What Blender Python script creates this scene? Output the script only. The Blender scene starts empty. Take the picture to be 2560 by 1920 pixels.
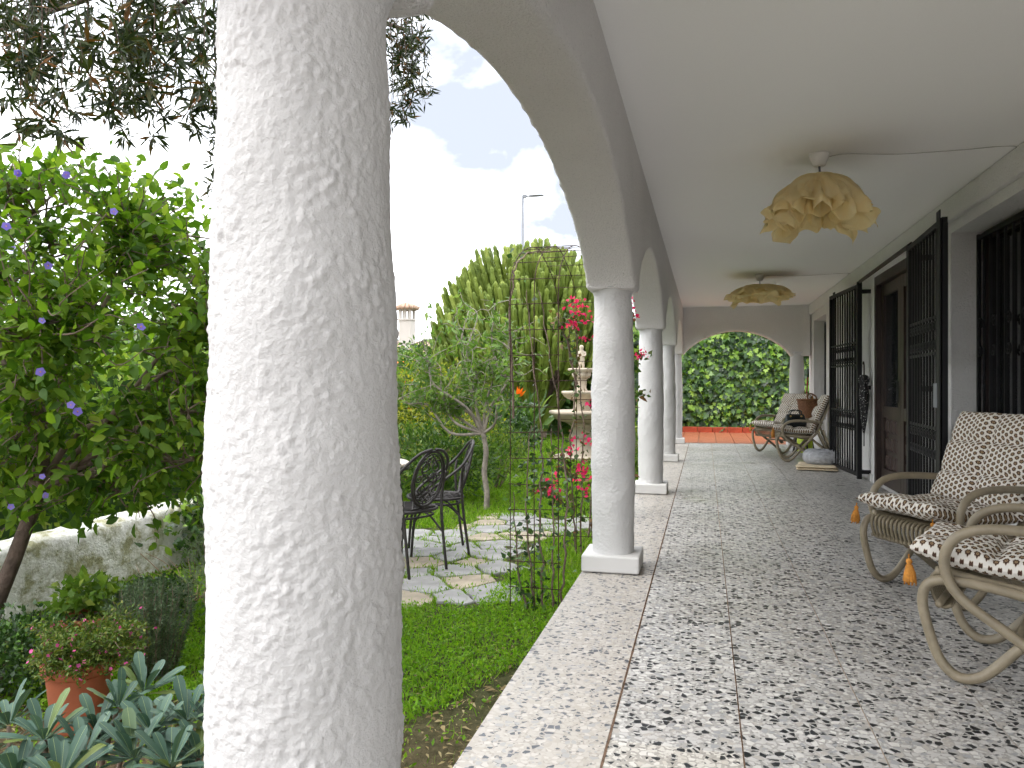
import bpy, bmesh, math, random
import numpy as np
from mathutils import Vector, Matrix, Quaternion, noise

R = math.radians
random.seed(7)
rng = np.random.default_rng(11)
scene = bpy.context.scene
COL = scene.collection

# ------------------------------------------------------------------ camera
cam_d = bpy.data.cameras.new('camera')
cam_d.sensor_width = 36.0
cam_d.lens = 27.03
cam_d.clip_start = 0.02
cam_d.clip_end = 2000
cam = bpy.data.objects.new('camera', cam_d)
COL.objects.link(cam)
cam.location = (0, 0, 1.10)
cam.rotation_euler = (R(90), 0, R(14.1))
scene.camera = cam

# ------------------------------------------------------------------ sky and sun
SUN_EL, SUN_AZ = R(55), R(238)          # azimuth: direction the light comes from, clockwise from +Y
world = bpy.data.worlds.new('World')
scene.world = world
world.use_nodes = True
wt = world.node_tree
wt.nodes.clear()
w_out = wt.nodes.new('ShaderNodeOutputWorld')
w_bg = wt.nodes.new('ShaderNodeBackground')
w_sky = wt.nodes.new('ShaderNodeTexSky')
w_sky.sky_type = 'NISHITA'
w_sky.sun_disc = False
w_sky.sun_elevation = SUN_EL
w_sky.sun_rotation = SUN_AZ
w_sky.air_density = 1.2
w_sky.dust_density = 2.5
w_tc = wt.nodes.new('ShaderNodeTexCoord')
w_map = wt.nodes.new('ShaderNodeMapping')
w_map.inputs['Scale'].default_value = (1.0, 1.0, 1.9)
w_map.inputs['Location'].default_value = (0.35, 0.1, 0.42)
w_n = wt.nodes.new('ShaderNodeTexNoise')
w_n.inputs['Scale'].default_value = 2.6
w_n.inputs['Detail'].default_value = 7
w_n.inputs['Roughness'].default_value = 0.52
w_n.inputs['Distortion'].default_value = 0.35
w_r = wt.nodes.new('ShaderNodeValToRGB')
w_r.color_ramp.elements[0].position = 0.36
w_r.color_ramp.elements[0].color = (1.5, 1.62, 1.88, 1)
w_r.color_ramp.elements[1].position = 0.60
w_r.color_ramp.elements[1].color = (9.0, 9.15, 9.4, 1)
w_mix = wt.nodes.new('ShaderNodeMix')
w_mix.data_type = 'RGBA'
w_mix.inputs[0].default_value = 0.975
wt.links.new(w_tc.outputs['Generated'], w_map.inputs['Vector'])
wt.links.new(w_map.outputs['Vector'], w_n.inputs['Vector'])
wt.links.new(w_n.outputs['Fac'], w_r.inputs['Fac'])
wt.links.new(w_sky.outputs['Color'], w_mix.inputs[6])
wt.links.new(w_r.outputs['Color'], w_mix.inputs[7])
wt.links.new(w_mix.outputs[2], w_bg.inputs['Color'])
w_bg.inputs['Strength'].default_value = 0.14
wt.links.new(w_bg.outputs['Background'], w_out.inputs['Surface'])

sun_d = bpy.data.lights.new('sun', 'SUN')
sun_d.energy = 0.5
sun_d.angle = R(32)
sun_d.color = (1.0, 0.96, 0.9)
sun = bpy.data.objects.new('sun', sun_d)
COL.objects.link(sun)
_sd = Vector((math.sin(SUN_AZ) * math.cos(SUN_EL), math.cos(SUN_AZ) * math.cos(SUN_EL), math.sin(SUN_EL)))
sun.rotation_euler = _sd.to_track_quat('Z', 'Y').to_euler()

vs = scene.view_settings
vs.view_transform = 'Standard'
vs.look = 'None'
vs.gamma = 1.0
vs.use_curve_mapping = False
vs.exposure = 1.95
scene.render.engine = 'CYCLES'
scene.cycles.use_denoising = True
scene.cycles.use_adaptive_sampling = True
scene.cycles.adaptive_threshold = 0.03
scene.cycles.max_bounces = 6
scene.cycles.diffuse_bounces = 4
scene.cycles.transparent_max_bounces = 8
scene.cycles.caustics_reflective = False
scene.cycles.caustics_refractive = False

# ------------------------------------------------------------------ object helpers
def link(o, parent=None, world_space=False):
    COL.objects.link(o)
    if parent is not None:
        o.parent = parent
        if world_space:
            o.location = (-parent.location.x, -parent.location.y, -parent.location.z)
    return o

def tag(o, label=None, cat=None, group=None, kind=None):
    if label: o['label'] = label
    if cat: o['category'] = cat
    if group: o['group'] = group
    if kind: o['kind'] = kind
    return o

def empty(name, loc, label, cat, group=None, rz=0.0):
    o = bpy.data.objects.new(name, None)
    o.empty_display_size = 0.1
    o.location = loc
    o.rotation_euler = (0, 0, rz)
    COL.objects.link(o)
    return tag(o, label, cat, group)

def mesh_np(name, V, F, smooth=False):
    """V (n,3); F is an (m,k) array or a list of such arrays"""
    if not isinstance(F, list): F = [F]
    F = [np.asarray(f, dtype=np.int32) for f in F if len(f)]
    V = np.asarray(V, dtype=np.float32)
    me = bpy.data.meshes.new(name)
    me.vertices.add(len(V))
    me.vertices.foreach_set('co', V.ravel())
    idx = np.concatenate([f.ravel() for f in F])
    tot = np.concatenate([np.full(len(f), f.shape[1], dtype=np.int32) for f in F])
    st = np.concatenate([[0], np.cumsum(tot)[:-1]]).astype(np.int32)
    me.loops.add(len(idx))
    me.loops.foreach_set('vertex_index', idx)
    me.polygons.add(len(tot))
    me.polygons.foreach_set('loop_start', st)
    me.polygons.foreach_set('loop_total', tot)
    me.polygons.foreach_set('use_smooth', np.full(len(tot), bool(smooth), dtype=bool))
    me.update(calc_edges=True)
    return me

def ob(name, me, mat=None, parent=None, world_space=False):
    o = bpy.data.objects.new(name, me)
    if mat is not None and not me.materials:
        me.materials.append(mat)
    return link(o, parent, world_space)

class MB:
    """collects primitive shapes into one mesh"""
    def __init__(s):
        s.V = []; s.Q = []; s.T = []; s.N = []; s.n = 0
    def add(s, V, F):
        V = np.asarray(V, dtype=float)
        for f in F:
            f = [i + s.n for i in f]
            (s.Q if len(f) == 4 else s.T if len(f) == 3 else s.N).append(f)
        s.V.append(V); s.n += len(V)
        return s
    def addnp(s, V, Q):
        s.V.append(np.asarray(V, dtype=float))
        s.Q.extend((np.asarray(Q) + s.n).tolist()); s.n += len(V)
        return s
    def box(s, c, d, M=None, b=0.0):
        c = np.array(c, float); h = np.array(d, float) / 2
        if b > 0:
            bm = bmesh.new(); bmesh.ops.create_cube(bm, size=1.0)
            bmesh.ops.scale(bm, vec=tuple(d), verts=bm.verts)
            bmesh.ops.bevel(bm, geom=list(bm.edges), offset=b, segments=2, affect='EDGES', profile=0.5)
            bm.verts.index_update()
            V = np.array([v.co[:] for v in bm.verts]); F = [[v.index for v in f.verts] for f in bm.faces]
            bm.free()
        else:
            V = np.array([[x, y, z] for x in (-1, 1) for y in (-1, 1) for z in (-1, 1)]) * h
            F = [(0, 1, 3, 2), (4, 6, 7, 5), (0, 4, 5, 1), (2, 3, 7, 6), (0, 2, 6, 4), (1, 5, 7, 3)]
        if M is not None:
            V = V @ np.array(M.to_3x3()).T
        return s.add(V + c, F)
    def tube(s, P, r, n=8, closed=False, caps=True):
        V, Q = tube_np(P, r, n, closed)
        base = s.n
        s.addnp(V, Q)
        if caps and not closed:
            m = len(V) // n
            s.N.append([base + i for i in range(n)][::-1])
            s.N.append([base + (m - 1) * n + i for i in range(n)])
        return s
    def lathe(s, prof, n=24, c=(0, 0, 0), fn=None):
        """prof: list of (r,z)"""
        A = np.linspace(0, 2 * np.pi, n, endpoint=False)
        V = []
        for r, z in prof:
            rr = np.full(n, r) if fn is None else r * fn(A, z)
            V.append(np.stack([rr * np.cos(A) + c[0], rr * np.sin(A) + c[1], np.full(n, z + c[2])], 1))
        V = np.concatenate(V)
        m = len(prof)
        i = np.arange(n); j = (i + 1) % n
        Q = np.concatenate([np.stack([k * n + i, k * n + j, (k + 1) * n + j, (k + 1) * n + i], 1) for k in range(m - 1)])
        base = s.n
        s.addnp(V, Q)
        if prof[0][0] > 1e-4: s.N.append([base + q for q in range(n)][::-1])
        if prof[-1][0] > 1e-4: s.N.append([base + (m - 1) * n + q for q in range(n)])
        return s
    def mesh(s, name, smooth=False):
        V = np.concatenate(s.V)
        F = []
        if s.Q: F.append(np.array(s.Q))
        if s.T: F.append(np.array(s.T))
        by = {}
        for f in s.N: by.setdefault(len(f), []).append(f)
        F += [np.array(v) for v in by.values()]
        return mesh_np(name, V, F, smooth)
    def build(s, name, mat, parent=None, smooth=False, world_space=False):
        return ob(name, s.mesh(name, smooth), mat, parent, world_space)

def spline(P, n=8, closed=False):
    P = np.asarray(P, float)
    if closed:
        Q = np.vstack([P[-1], P, P[0], P[1]])
    else:
        Q = np.vstack([2 * P[0] - P[1], P, 2 * P[-1] - P[-2]])
    out = []
    for i in range(1, len(Q) - 2):
        p0, p1, p2, p3 = Q[i - 1], Q[i], Q[i + 1], Q[i + 2]
        t = np.linspace(0, 1, n, endpoint=False)[:, None]
        out.append(0.5 * ((2 * p1) + (-p0 + p2) * t + (2 * p0 - 5 * p1 + 4 * p2 - p3) * t ** 2 + (-p0 + 3 * p1 - 3 * p2 + p3) * t ** 3))
    out = np.concatenate(out)
    return out if closed else np.vstack([out, P[-1]])

def tube_np(P, r, n=8, closed=False):
    P = np.asarray(P, float); m = len(P)
    r = np.broadcast_to(np.asarray(r, float), (m,))
    if closed:
        T = np.roll(P, -1, 0) - np.roll(P, 1, 0)
    else:
        T = np.gradient(P, axis=0)
    T /= np.linalg.norm(T, axis=1, keepdims=True) + 1e-12
    up = np.array([0, 0, 1.0]) if abs(T[0][2]) < 0.9 else np.array([1.0, 0, 0])
    N = np.zeros_like(P)
    x = np.cross(T[0], up); x /= np.linalg.norm(x) + 1e-12
    N[0] = x
    for i in range(1, m):
        x = N[i - 1] - T[i] * np.dot(N[i - 1], T[i])
        N[i] = x / (np.linalg.norm(x) + 1e-12)
    B = np.cross(T, N)
    A = np.linspace(0, 2 * np.pi, n, endpoint=False)
    V = P[:, None, :] + r[:, None, None] * (np.cos(A)[None, :, None] * N[:, None, :] + np.sin(A)[None, :, None] * B[:, None, :])
    i = np.arange(n); j = (i + 1) % n
    rows = range(m if closed else m - 1)
    Q = np.concatenate([np.stack([k * n + i, k * n + j, ((k + 1) % m) * n + j, ((k + 1) % m) * n + i], 1) for k in rows])
    return V.reshape(-1, 3), Q

# leaf templates: x along the leaf (0..1), y across (-.5...5), z lift
def tp(V, F): return (np.array(V, float), [list(f) for f in F])
LEAF2 = tp([(0, 0, 0), (.42, -.5, .06), (1, 0, -.10), (.42, .5, .06)], [(0, 1, 2), (0, 2, 3)])
LEAF4 = tp([(0, 0, 0), (.38, -.5, .07), (.42, 0, 0.02), (.38, .5, .07), (1, 0, -.14)],
           [(0, 1, 2), (0, 2, 3), (1, 4, 2), (3, 2, 4)])
LEAF8 = tp([(0, 0, 0), (.22, -.40, .05), (.22, 0, .0), (.22, .40, .05), (.52, -.5, .06), (.52, 0, .0), (.52, .5, .06),
            (.80, -.27, -.01), (.80, 0, -.05), (.80, .27, -.01), (1, 0, -.14)],
           [(0, 1, 2), (0, 2, 3), (1, 4, 5, 2), (2, 5, 6, 3), (4, 7, 8, 5), (5, 8, 9, 6), (7, 10, 8), (8, 10, 9)])
NEEDLE = tp([(0, 0, 0), (.45, -.5, .03), (1, 0, 0), (.45, .5, .03)], [(0, 1, 2), (0, 2, 3)])
BLADE = tp([(0, -.5, 0), (0, .5, 0), (.55, .36, .04), (.55, -.36, .04), (1, 0, -.18)], [(0, 1, 2, 3), (3, 2, 4)])
IVY = tp([(0, 0, 0), (-.12, -.30, .02), (.18, -.52, .0), (.38, -.24, .04), (.62, -.40, -.03), (.66, -.14, .03), (1, 0, -.10),
          (.66, .14, .03), (.62, .40, -.03), (.38, .24, .04), (.18, .52, .0), (-.12, .30, .02), (.35, 0, -.03)],
         [(12, 0, 1), (12, 1, 2), (12, 2, 3), (12, 3, 4), (12, 4, 5), (12, 5, 6), (12, 6, 7), (12, 7, 8), (12, 8, 9), (12, 9, 10), (12, 10, 11), (12, 11, 0)])
def petal_tpl():
    V = [(0, 0, 0)]; F = []
    n = 10
    for k in range(n):
        a = 2 * math.pi * k / n
        r = .5 if k % 2 == 0 else .40
        V.append((r * math.cos(a), r * math.sin(a), .10 if k % 2 == 0 else .05))
    for k in range(n): F.append((0, 1 + k, 1 + (k + 1) % n))
    return tp(V, F)
FLOWER = petal_tpl()

def unit(a): return a / (np.linalg.norm(a, axis=-1, keepdims=True) + 1e-9)
def frames(D, N):
    D = unit(np.asarray(D, float)); S = unit(np.cross(D, N)); U = np.cross(S, D)
    return D, S, U
def scatter(name, P, D, N, L, W, tpl, smooth=True, roll=0.0):
    """one mesh from many copies of a leaf template"""
    V0, F0 = tpl
    P = np.asarray(P, float)
    D, S, U = frames(D, N)
    L = np.broadcast_to(np.asarray(L, float), (len(P),)); W = np.broadcast_to(np.asarray(W, float), (len(P),))
    V = (P[:, None, :] + (V0[None, :, 0, None] * L[:, None, None]) * D[:, None, :]
         + (V0[None, :, 1, None] * W[:, None, None]) * S[:, None, :]
         + (V0[None, :, 2, None] * L[:, None, None]) * U[:, None, :])
    k = len(V0); off = np.arange(len(P)) * k
    Fs = []
    for n in (3, 4):
        f = np.array([q for q in F0 if len(q) == n])
        if len(f): Fs.append((f[None] + off[:, None, None]).reshape(-1, n))
    return mesh_np(name, V.reshape(-1, 3), Fs, smooth)

def tpl_mesh(name, tpl, ratio=1.0, smooth=True):
    V, F = tpl
    V = V * np.array([1, ratio, 1])
    m = MB(); m.add(V, F)
    return m.mesh(name, smooth)

def leaf_parts(name, me, mat, parent, P, D, N, L, idx):
    """single leaves as objects that share one mesh"""
    D, S, U = frames(D, N)
    if not me.materials: me.materials.append(mat)
    pl = np.array(parent.location)
    for i in idx:
        o = bpy.data.objects.new(name, me)
        M = Matrix(((D[i][0], S[i][0], U[i][0], P[i][0] - pl[0]), (D[i][1], S[i][1], U[i][1], P[i][1] - pl[1]),
                    (D[i][2], S[i][2], U[i][2], P[i][2] - pl[2]), (0, 0, 0, 1)))
        COL.objects.link(o); o.parent = parent
        l = float(L[i])
        o.matrix_local = M @ Matrix.Scale(l, 4)

CAM = np.array([0, 0, 1.1])
def foliage(parent, name, P, D, N, L, W, tpl, mat, big=300, piece='leaf', keep=None):
    """the nearest leaves as parts, the rest as one joined part"""
    P = np.asarray(P); D = np.asarray(D); N = np.asarray(N)
    n = len(P); L = np.broadcast_to(np.asarray(L, float), (n,)); W = np.broadcast_to(np.asarray(W, float), (n,))
    order = np.argsort(np.linalg.norm(P - CAM, axis=1) / L) if keep is None else keep
    a = order[:big]; b = np.setdiff1d(np.arange(n), a)
    if len(a):
        ratio = float(np.median(W / L))
        me = tpl_mesh(piece, tpl, ratio)
        leaf_parts(piece, me, mat, parent, P, D, N, L, a)
    if len(b):
        o = ob(name, scatter(name, P[b], D[b], N[b], L[b], W[b], tpl), mat, parent, True)
        o['kind'] = 'stuff'

# ------------------------------------------------------------------ materials
def base_mat(name):
    m = bpy.data.materials.new(name); m.use_nodes = True
    nt = m.node_tree
    return m, nt, nt.nodes['Principled BSDF'], nt.nodes['Material Output']
def nd(nt, t, **kw):
    n = nt.nodes.new(t)
    for k, v in kw.items():
        if k in n.inputs: n.inputs[k].default_value = v
        else: setattr(n, k, v)
    return n
def ramp(nt, src, stops, interp='LINEAR'):
    r = nt.nodes.new('ShaderNodeValToRGB'); cr = r.color_ramp; cr.interpolation = interp
    while len(cr.elements) > 1: cr.elements.remove(cr.elements[-1])
    cr.elements[0].position = stops[0][0]; cr.elements[0].color = (*stops[0][1], 1)
    for p, c in stops[1:]:
        e = cr.elements.new(p); e.color = (*c, 1)
    nt.links.new(src, r.inputs['Fac'])
    return r.outputs['Color']
def mixc(nt, fac, a, b, mode='MIX'):
    n = nt.nodes.new('ShaderNodeMix'); n.data_type = 'RGBA'; n.blend_type = mode
    for s, i in ((fac, 0), (a, 6), (b, 7)):
        if hasattr(s, 'is_linked'): nt.links.new(s, n.inputs[i])
        else: n.inputs[i].default_value = s if i == 0 else (*s, 1)
    return n.outputs[2]
def mth(nt, op, a, b=None, c=None):
    n = nt.nodes.new('ShaderNodeMath'); n.operation = op
    for i, s in enumerate((a, b, c)):
        if s is None: continue
        if hasattr(s, 'is_linked'): nt.links.new(s, n.inputs[i])
        else: n.inputs[i].default_value = s
    return n.outputs[0]
def bump(nt, bs, h, strength=0.3, dist=0.01, normal=None):
    b = nd(nt, 'ShaderNodeBump', Strength=strength, Distance=dist)
    nt.links.new(h, b.inputs['Height'])
    if normal is not None: nt.links.new(normal, b.inputs['Normal'])
    if bs is not None: nt.links.new(b.outputs['Normal'], bs.inputs['Normal'])
    return b.outputs['Normal']
def coords(nt, which='Object', scale=None):
    tc = nt.nodes.new('ShaderNodeTexCoord')
    o = tc.outputs[which]
    if scale is not None:
        mp = nt.nodes.new('ShaderNodeMapping'); mp.inputs['Scale'].default_value = scale
        nt.links.new(o, mp.inputs['Vector']); o = mp.outputs['Vector']
    return o
def noise_t(nt, vec, scale, detail=4, rough=.5, dist=0.0):
    n = nd(nt, 'ShaderNodeTexNoise', Scale=scale, Detail=detail, Roughness=rough, Distortion=dist)
    nt.links.new(vec, n.inputs['Vector'])
    return n.outputs['Fac']

def simple(name, col, rough=.6, var=.12, scale=8, bs=.15, bscale=60, metal=0.0, spec=.4, bd=.004):
    """plain colour broken up by noise, with fine relief"""
    m, nt, p, out = base_mat(name)
    v = coords(nt, 'Object')
    n = noise_t(nt, v, scale, 5, .6)
    lo = tuple(c * (1 - var) for c in col); hi = tuple(min(1, c * (1 + var)) for c in col)
    nt.links.new(ramp(nt, n, [(.3, lo), (.7, hi)]), p.inputs['Base Color'])
    p.inputs['Roughness'].default_value = rough
    p.inputs['Metallic'].default_value = metal
    p.inputs['Specular IOR Level'].default_value = spec
    if bs: bump(nt, p, noise_t(nt, v, bscale, 3), bs, bd)
    return m

def plaster(name, col=(.80, .79, .76), fine=160, coarse=38, s=.5, dirt=0.0, d=.006, dirtcol=(.30, .30, .20), var=.05, pit_shade=0.0):
    m, nt, p, out = base_mat(name)
    v = coords(nt, 'Object')
    n1 = noise_t(nt, v, coarse, 4, .6, .4)
    n2 = noise_t(nt, v, fine, 3, .6)
    big = noise_t(nt, v, 2.2, 5, .6)
    c = ramp(nt, big, [(.3, tuple(x * (1 - var) for x in col)), (.7, col)])
    if dirt > 0:
        dn = noise_t(nt, v, 5, 8, .72)
        k = ramp(nt, dn, [(.52 - dirt * .2, (0, 0, 0)), (.62 - dirt * .1, (1, 1, 1))])
        c = mixc(nt, k, c, dirtcol)
    if pit_shade:  # fine shadows of stucco pits painted into the plaster colour
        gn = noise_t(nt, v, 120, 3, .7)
        c = mixc(nt, 1.0, c, ramp(nt, gn, [(.27, (1 - pit_shade,) * 3), (.44, (1, 1, 1))]), 'MULTIPLY')
    nt.links.new(c, p.inputs['Base Color'])
    p.inputs['Roughness'].default_value = .85
    p.inputs['Specular IOR Level'].default_value = .2
    h = mth(nt, 'ADD', n1, mth(nt, 'MULTIPLY', n2, .45))
    if s: bump(nt, p, h, s, d)
    return m

def leaf_mat(name, stops, trans=.35, rough=.45, spec=.35, tint=(1.15, 1.25, .55), midrib=None):
    m, nt, p, out = base_mat(name)
    g = nt.nodes.new('ShaderNodeNewGeometry'); oi = nt.nodes.new('ShaderNodeObjectInfo')
    f = mth(nt, 'FRACT', mth(nt, 'ADD', g.outputs['Random Per Island'], oi.outputs['Random']))
    c = ramp(nt, f, stops)
    if midrib is not None:
        v = coords(nt, 'Object')
        sx = nt.nodes.new('ShaderNodeSeparateXYZ'); nt.links.new(v, sx.inputs[0])
        a = mth(nt, 'ABSOLUTE', sx.outputs['Y'])
        k = mth(nt, 'LESS_THAN', a, midrib[0])
        c = mixc(nt, k, c, midrib[1])
    nt.links.new(c, p.inputs['Base Color'])
    p.inputs['Roughness'].default_value = rough
    p.inputs['Specular IOR Level'].default_value = spec
    t = nt.nodes.new('ShaderNodeBsdfTranslucent')
    nt.links.new(mixc(nt, 1.0, c, tint, 'MULTIPLY'), t.inputs['Color'])
    mx = nt.nodes.new('ShaderNodeMixShader'); mx.inputs[0].default_value = trans
    nt.links.new(p.outputs[0], mx.inputs[1]); nt.links.new(t.outputs[0], mx.inputs[2])
    nt.links.new(mx.outputs[0], out.inputs['Surface'])
    return m

def terrazzo(name, scale=42, dark=.31, ground=(.385, .375, .355), light=((.51, .50, .485), (.60, .588, .56), (.34, .345, .35), (.44, .415, .38)),
             darkc=((.012, .014, .017), (.035, .04, .045)), rough=.26, gap=.06, tone=0.10):
    m, nt, p, out = base_mat(name)
    oi = nt.nodes.new('ShaderNodeObjectInfo')
    tc = nt.nodes.new('ShaderNodeTexCoord')
    cb = nt.nodes.new('ShaderNodeVectorMath'); cb.operation = 'MULTIPLY_ADD'
    cb.inputs[1].default_value = (1, 1, 1)
    rv = nt.nodes.new('ShaderNodeCombineXYZ')
    nt.links.new(mth(nt, 'MULTIPLY', oi.outputs['Random'], 37.0), rv.inputs[0])
    nt.links.new(mth(nt, 'MULTIPLY', oi.outputs['Random'], 91.0), rv.inputs[1])
    geo0 = nt.nodes.new('ShaderNodeNewGeometry')
    nt.links.new(geo0.outputs['Position'], cb.inputs[0])
    vec = cb.outputs[0]
    # warp the cells so the chips come out angular and uneven
    wn = nd(nt, 'ShaderNodeTexNoise', Scale=scale * 1.1, Detail=2.0)
    nt.links.new(vec, wn.inputs['Vector'])
    wm = nt.nodes.new('ShaderNodeVectorMath'); wm.operation = 'MULTIPLY_ADD'
    wm.inputs[1].default_value = (.009, .009, 0)
    nt.links.new(wn.outputs['Color'], wm.inputs[0]); nt.links.new(vec, wm.inputs[2])
    vec = wm.outputs[0]
    def vor(sc, feature):
        v = nd(nt, 'ShaderNodeTexVoronoi', Scale=sc, Randomness=1.0); v.voronoi_dimensions = '2D'; v.feature = feature
        nt.links.new(vec, v.inputs['Vector']); return v
    a = vor(scale, 'F1'); ae = vor(scale, 'DISTANCE_TO_EDGE')
    b = vor(scale * 2.3, 'F1'); be = vor(scale * 2.3, 'DISTANCE_TO_EDGE')
    sa = nt.nodes.new('ShaderNodeSeparateColor'); nt.links.new(a.outputs['Color'], sa.inputs[0])
    sb = nt.nodes.new('ShaderNodeSeparateColor'); nt.links.new(b.outputs['Color'], sb.inputs[0])
    lightc = ramp(nt, sa.outputs[1], [(0, light[0]), (.35, light[1]), (.62, light[2]), (.85, light[3])], 'CONSTANT')
    dk = ramp(nt, sa.outputs[1], [(0, darkc[0]), (1, darkc[1])])
    isdark = mth(nt, 'LESS_THAN', sa.outputs[0], dark)
    big = mixc(nt, isdark, lightc, dk)
    smallc = ramp(nt, sb.outputs[1], [(0, ground), (.4, light[0]), (.7, tuple(g * .82 for g in ground)), (.93, (.16, .165, .17))], 'CONSTANT')
    small = mixc(nt, mth(nt, 'GREATER_THAN', be.outputs['Distance'], gap * .9), ground, smallc)
    # big chips vary in how far they shrink from their cell
    thr = mth(nt, 'MULTIPLY_ADD', sa.outputs[2], .30, gap * .6)
    keep = mth(nt, 'GREATER_THAN', ae.outputs['Distance'], thr)
    c = mixc(nt, keep, small, big)
    geo = nt.nodes.new('ShaderNodeNewGeometry')
    lowf = noise_t(nt, geo.outputs['Position'], 1.1, 6, .62)
    st = ramp(nt, lowf, [(.3, (1 - tone, 1 - tone * 1.1, 1 - tone * 1.25)), (.7, (1, 1, 1))])
    c = mixc(nt, 1.0, c, st, 'MULTIPLY')
    tv = mth(nt, 'MULTIPLY_ADD', oi.outputs['Random'], .02, .98)
    cmb = nt.nodes.new('ShaderNodeCombineColor')
    for i in range(3): nt.links.new(tv, cmb.inputs[i])
    c = mixc(nt, 1.0, c, cmb.outputs[0], 'MULTIPLY')
    nt.links.new(c, p.inputs['Base Color'])
    rr = ramp(nt, lowf, [(.25, (rough * .8,) * 3), (.75, (rough * 1.9,) * 3)])
    nt.links.new(rr, p.inputs['Roughness'])
    p.inputs['Specular IOR Level'].default_value = .45
    bump(nt, p, noise_t(nt, tc.outputs['Object'], 14, 3), .03, .004)
    return m

def cushion_mat(name):
    """off-white cotton printed with a close net of brown flower heads"""
    m, nt, p, out = base_mat(name)
    tc = nt.nodes.new('ShaderNodeTexCoord')
    uv = tc.outputs['UV']
    S = 0.030
    def vm(op, a, b=None, c=None):
        n = nt.nodes.new('ShaderNodeVectorMath'); n.operation = op
        for i, s in enumerate((a, b, c)):
            if s is None: continue
            if hasattr(s, 'is_linked'): nt.links.new(s, n.inputs[i])
            else: n.inputs[i].default_value = s
        return n
    q = vm('MULTIPLY', uv, (1 / S, 1 / (S * 1.732), 0)).outputs[0]
    def cell(off):
        f = vm('FRACTION', vm('ADD', q, (off + 100, off + 100, 0)).outputs[0]).outputs[0]
        d = vm('MULTIPLY', vm('SUBTRACT', f, (.5, .5, 0)).outputs[0], (1, 1.732, 0)).outputs[0]
        return d, vm('LENGTH', d).outputs['Value']
    d1, l1 = cell(0.0); d2, l2 = cell(.5)
    mn = mth(nt, 'MINIMUM', l1, l2)
    edge = mth(nt, 'ABSOLUTE', mth(nt, 'SUBTRACT', l1, l2))
    # petal wobble
    pick = mth(nt, 'LESS_THAN', l1, l2)
    mv = nt.nodes.new('ShaderNodeMix'); mv.data_type = 'VECTOR'
    nt.links.new(pick, mv.inputs[0]); nt.links.new(d2, mv.inputs[4]); nt.links.new(d1, mv.inputs[5])
    sx = nt.nodes.new('ShaderNodeSeparateXYZ'); nt.links.new(mv.outputs[1], sx.inputs[0])
    ang = mth(nt, 'ARCTAN2', sx.outputs['Y'], sx.outputs['X'])
    wob = mth(nt, 'MULTIPLY', mth(nt, 'SINE', mth(nt, 'MULTIPLY', ang, 7.0)), .035)
    rr = mth(nt, 'ADD', mn, wob)
    cream = (.76, .73, .67); brown = (.075, .042, .03); tan = (.36, .25, .12)
    c = ramp(nt, rr, [(0, (.12, .06, .04)), (.07, (.38, .27, .15)), (.16, brown), (.33, (.50, .42, .32)), (.37, cream)], 'CONSTANT')
    n = noise_t(nt, coords(nt, 'Object'), 30, 4)
    c = mixc(nt, 1.0, c, ramp(nt, n, [(.3, (.86, .86, .86)), (.7, (1, 1, 1))]), 'MULTIPLY')
    nt.links.new(c, p.inputs['Base Color'])
    p.inputs['Roughness'].default_value = .9
    p.inputs['Specular IOR Level'].default_value = .1
    b1 = noise_t(nt, coords(nt, 'Object'), 420, 2)
    b2 = noise_t(nt, coords(nt, 'Object'), 16, 3)
    bump(nt, p, mth(nt, 'ADD', mth(nt, 'MULTIPLY', b1, .15), b2), .35, .012)
    return m

M = {}
M['plaster_col'] = plaster('column_plaster', (.61, .602, .595), fine=240, coarse=85, s=.6, d=.005)
M['plaster_arch'] = plaster('arch_plaster', (.93, .90, .88), fine=260, coarse=90, s=1.0, d=.018, pit_shade=.22)
M['plaster_wall'] = plaster('wall_plaster', (.94, .93, .915), fine=140, coarse=60, s=1.0, d=.022, pit_shade=.22)
M['ceiling'] = plaster('ceiling_paint', (.93, .92, .905), fine=260, coarse=90, s=0, d=.002, var=0.0, pit_shade=.05)
M['plinth'] = plaster('plinth_paint', (.64, .63, .615), fine=150, coarse=20, s=.15, d=.003)
M['garden_wall'] = plaster('garden_wall_plaster', (.78, .77, .72), fine=60, coarse=22, s=1.0, dirt=.22, d=.02, dirtcol=(.34, .33, .20))
M['tile'] = terrazzo('terrazzo')
M['tile_edge'] = terrazzo('terrazzo_pale', scale=46, dark=.22, ground=(.43, .395, .35),
                          light=((.47, .44, .40), (.53, .50, .46), (.37, .365, .36), (.42, .385, .335)),
                          darkc=((.06, .07, .085), (.13, .14, .16)), rough=.3)
M['tile_pebble'] = terrazzo('terrazzo_pebble', scale=42, dark=.30, ground=(.40, .38, .345),
                            light=((.58, .56, .515), (.64, .62, .58), (.53, .50, .45), (.60, .58, .535)), gap=.09)
M['grout'] = simple('grout', (.46, .35, .26), .9, .3, 20)
M['dark_joint'] = simple('dark_joint', (.14, .09, .06), .95, .5, 30)
M['terracotta_tile'] = simple('terracotta_tile', (.33, .11, .055), .45, .22, 5, .1)
M['terracotta_dark'] = simple('terracotta_curb', (.34, .055, .022), .5, .3, 6, .15)
M['pale_grout'] = simple('pale_grout', (.52, .40, .30), .9, .15, 20)
M['rattan'] = simple('rattan', (.245, .205, .14), .42, .18, 14, .12, 90, spec=.45)
M['rattan_rib'] = simple('rattan_rib', (.205, .17, .11), .5, .22, 20, .1)
M['cushion'] = cushion_mat('printed_cushion')
M['cushion_back'] = simple('cushion_plain', (.27, .245, .20), .9, .12, 20, .3, 200)
M['tassel'] = simple('tassel', (.50, .21, .035), .85, .3, 60, .5, 300)
M['iron'] = simple('black_iron', (.006, .006, .007), .55, .4, 12, .1, metal=.0, spec=.3)
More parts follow.
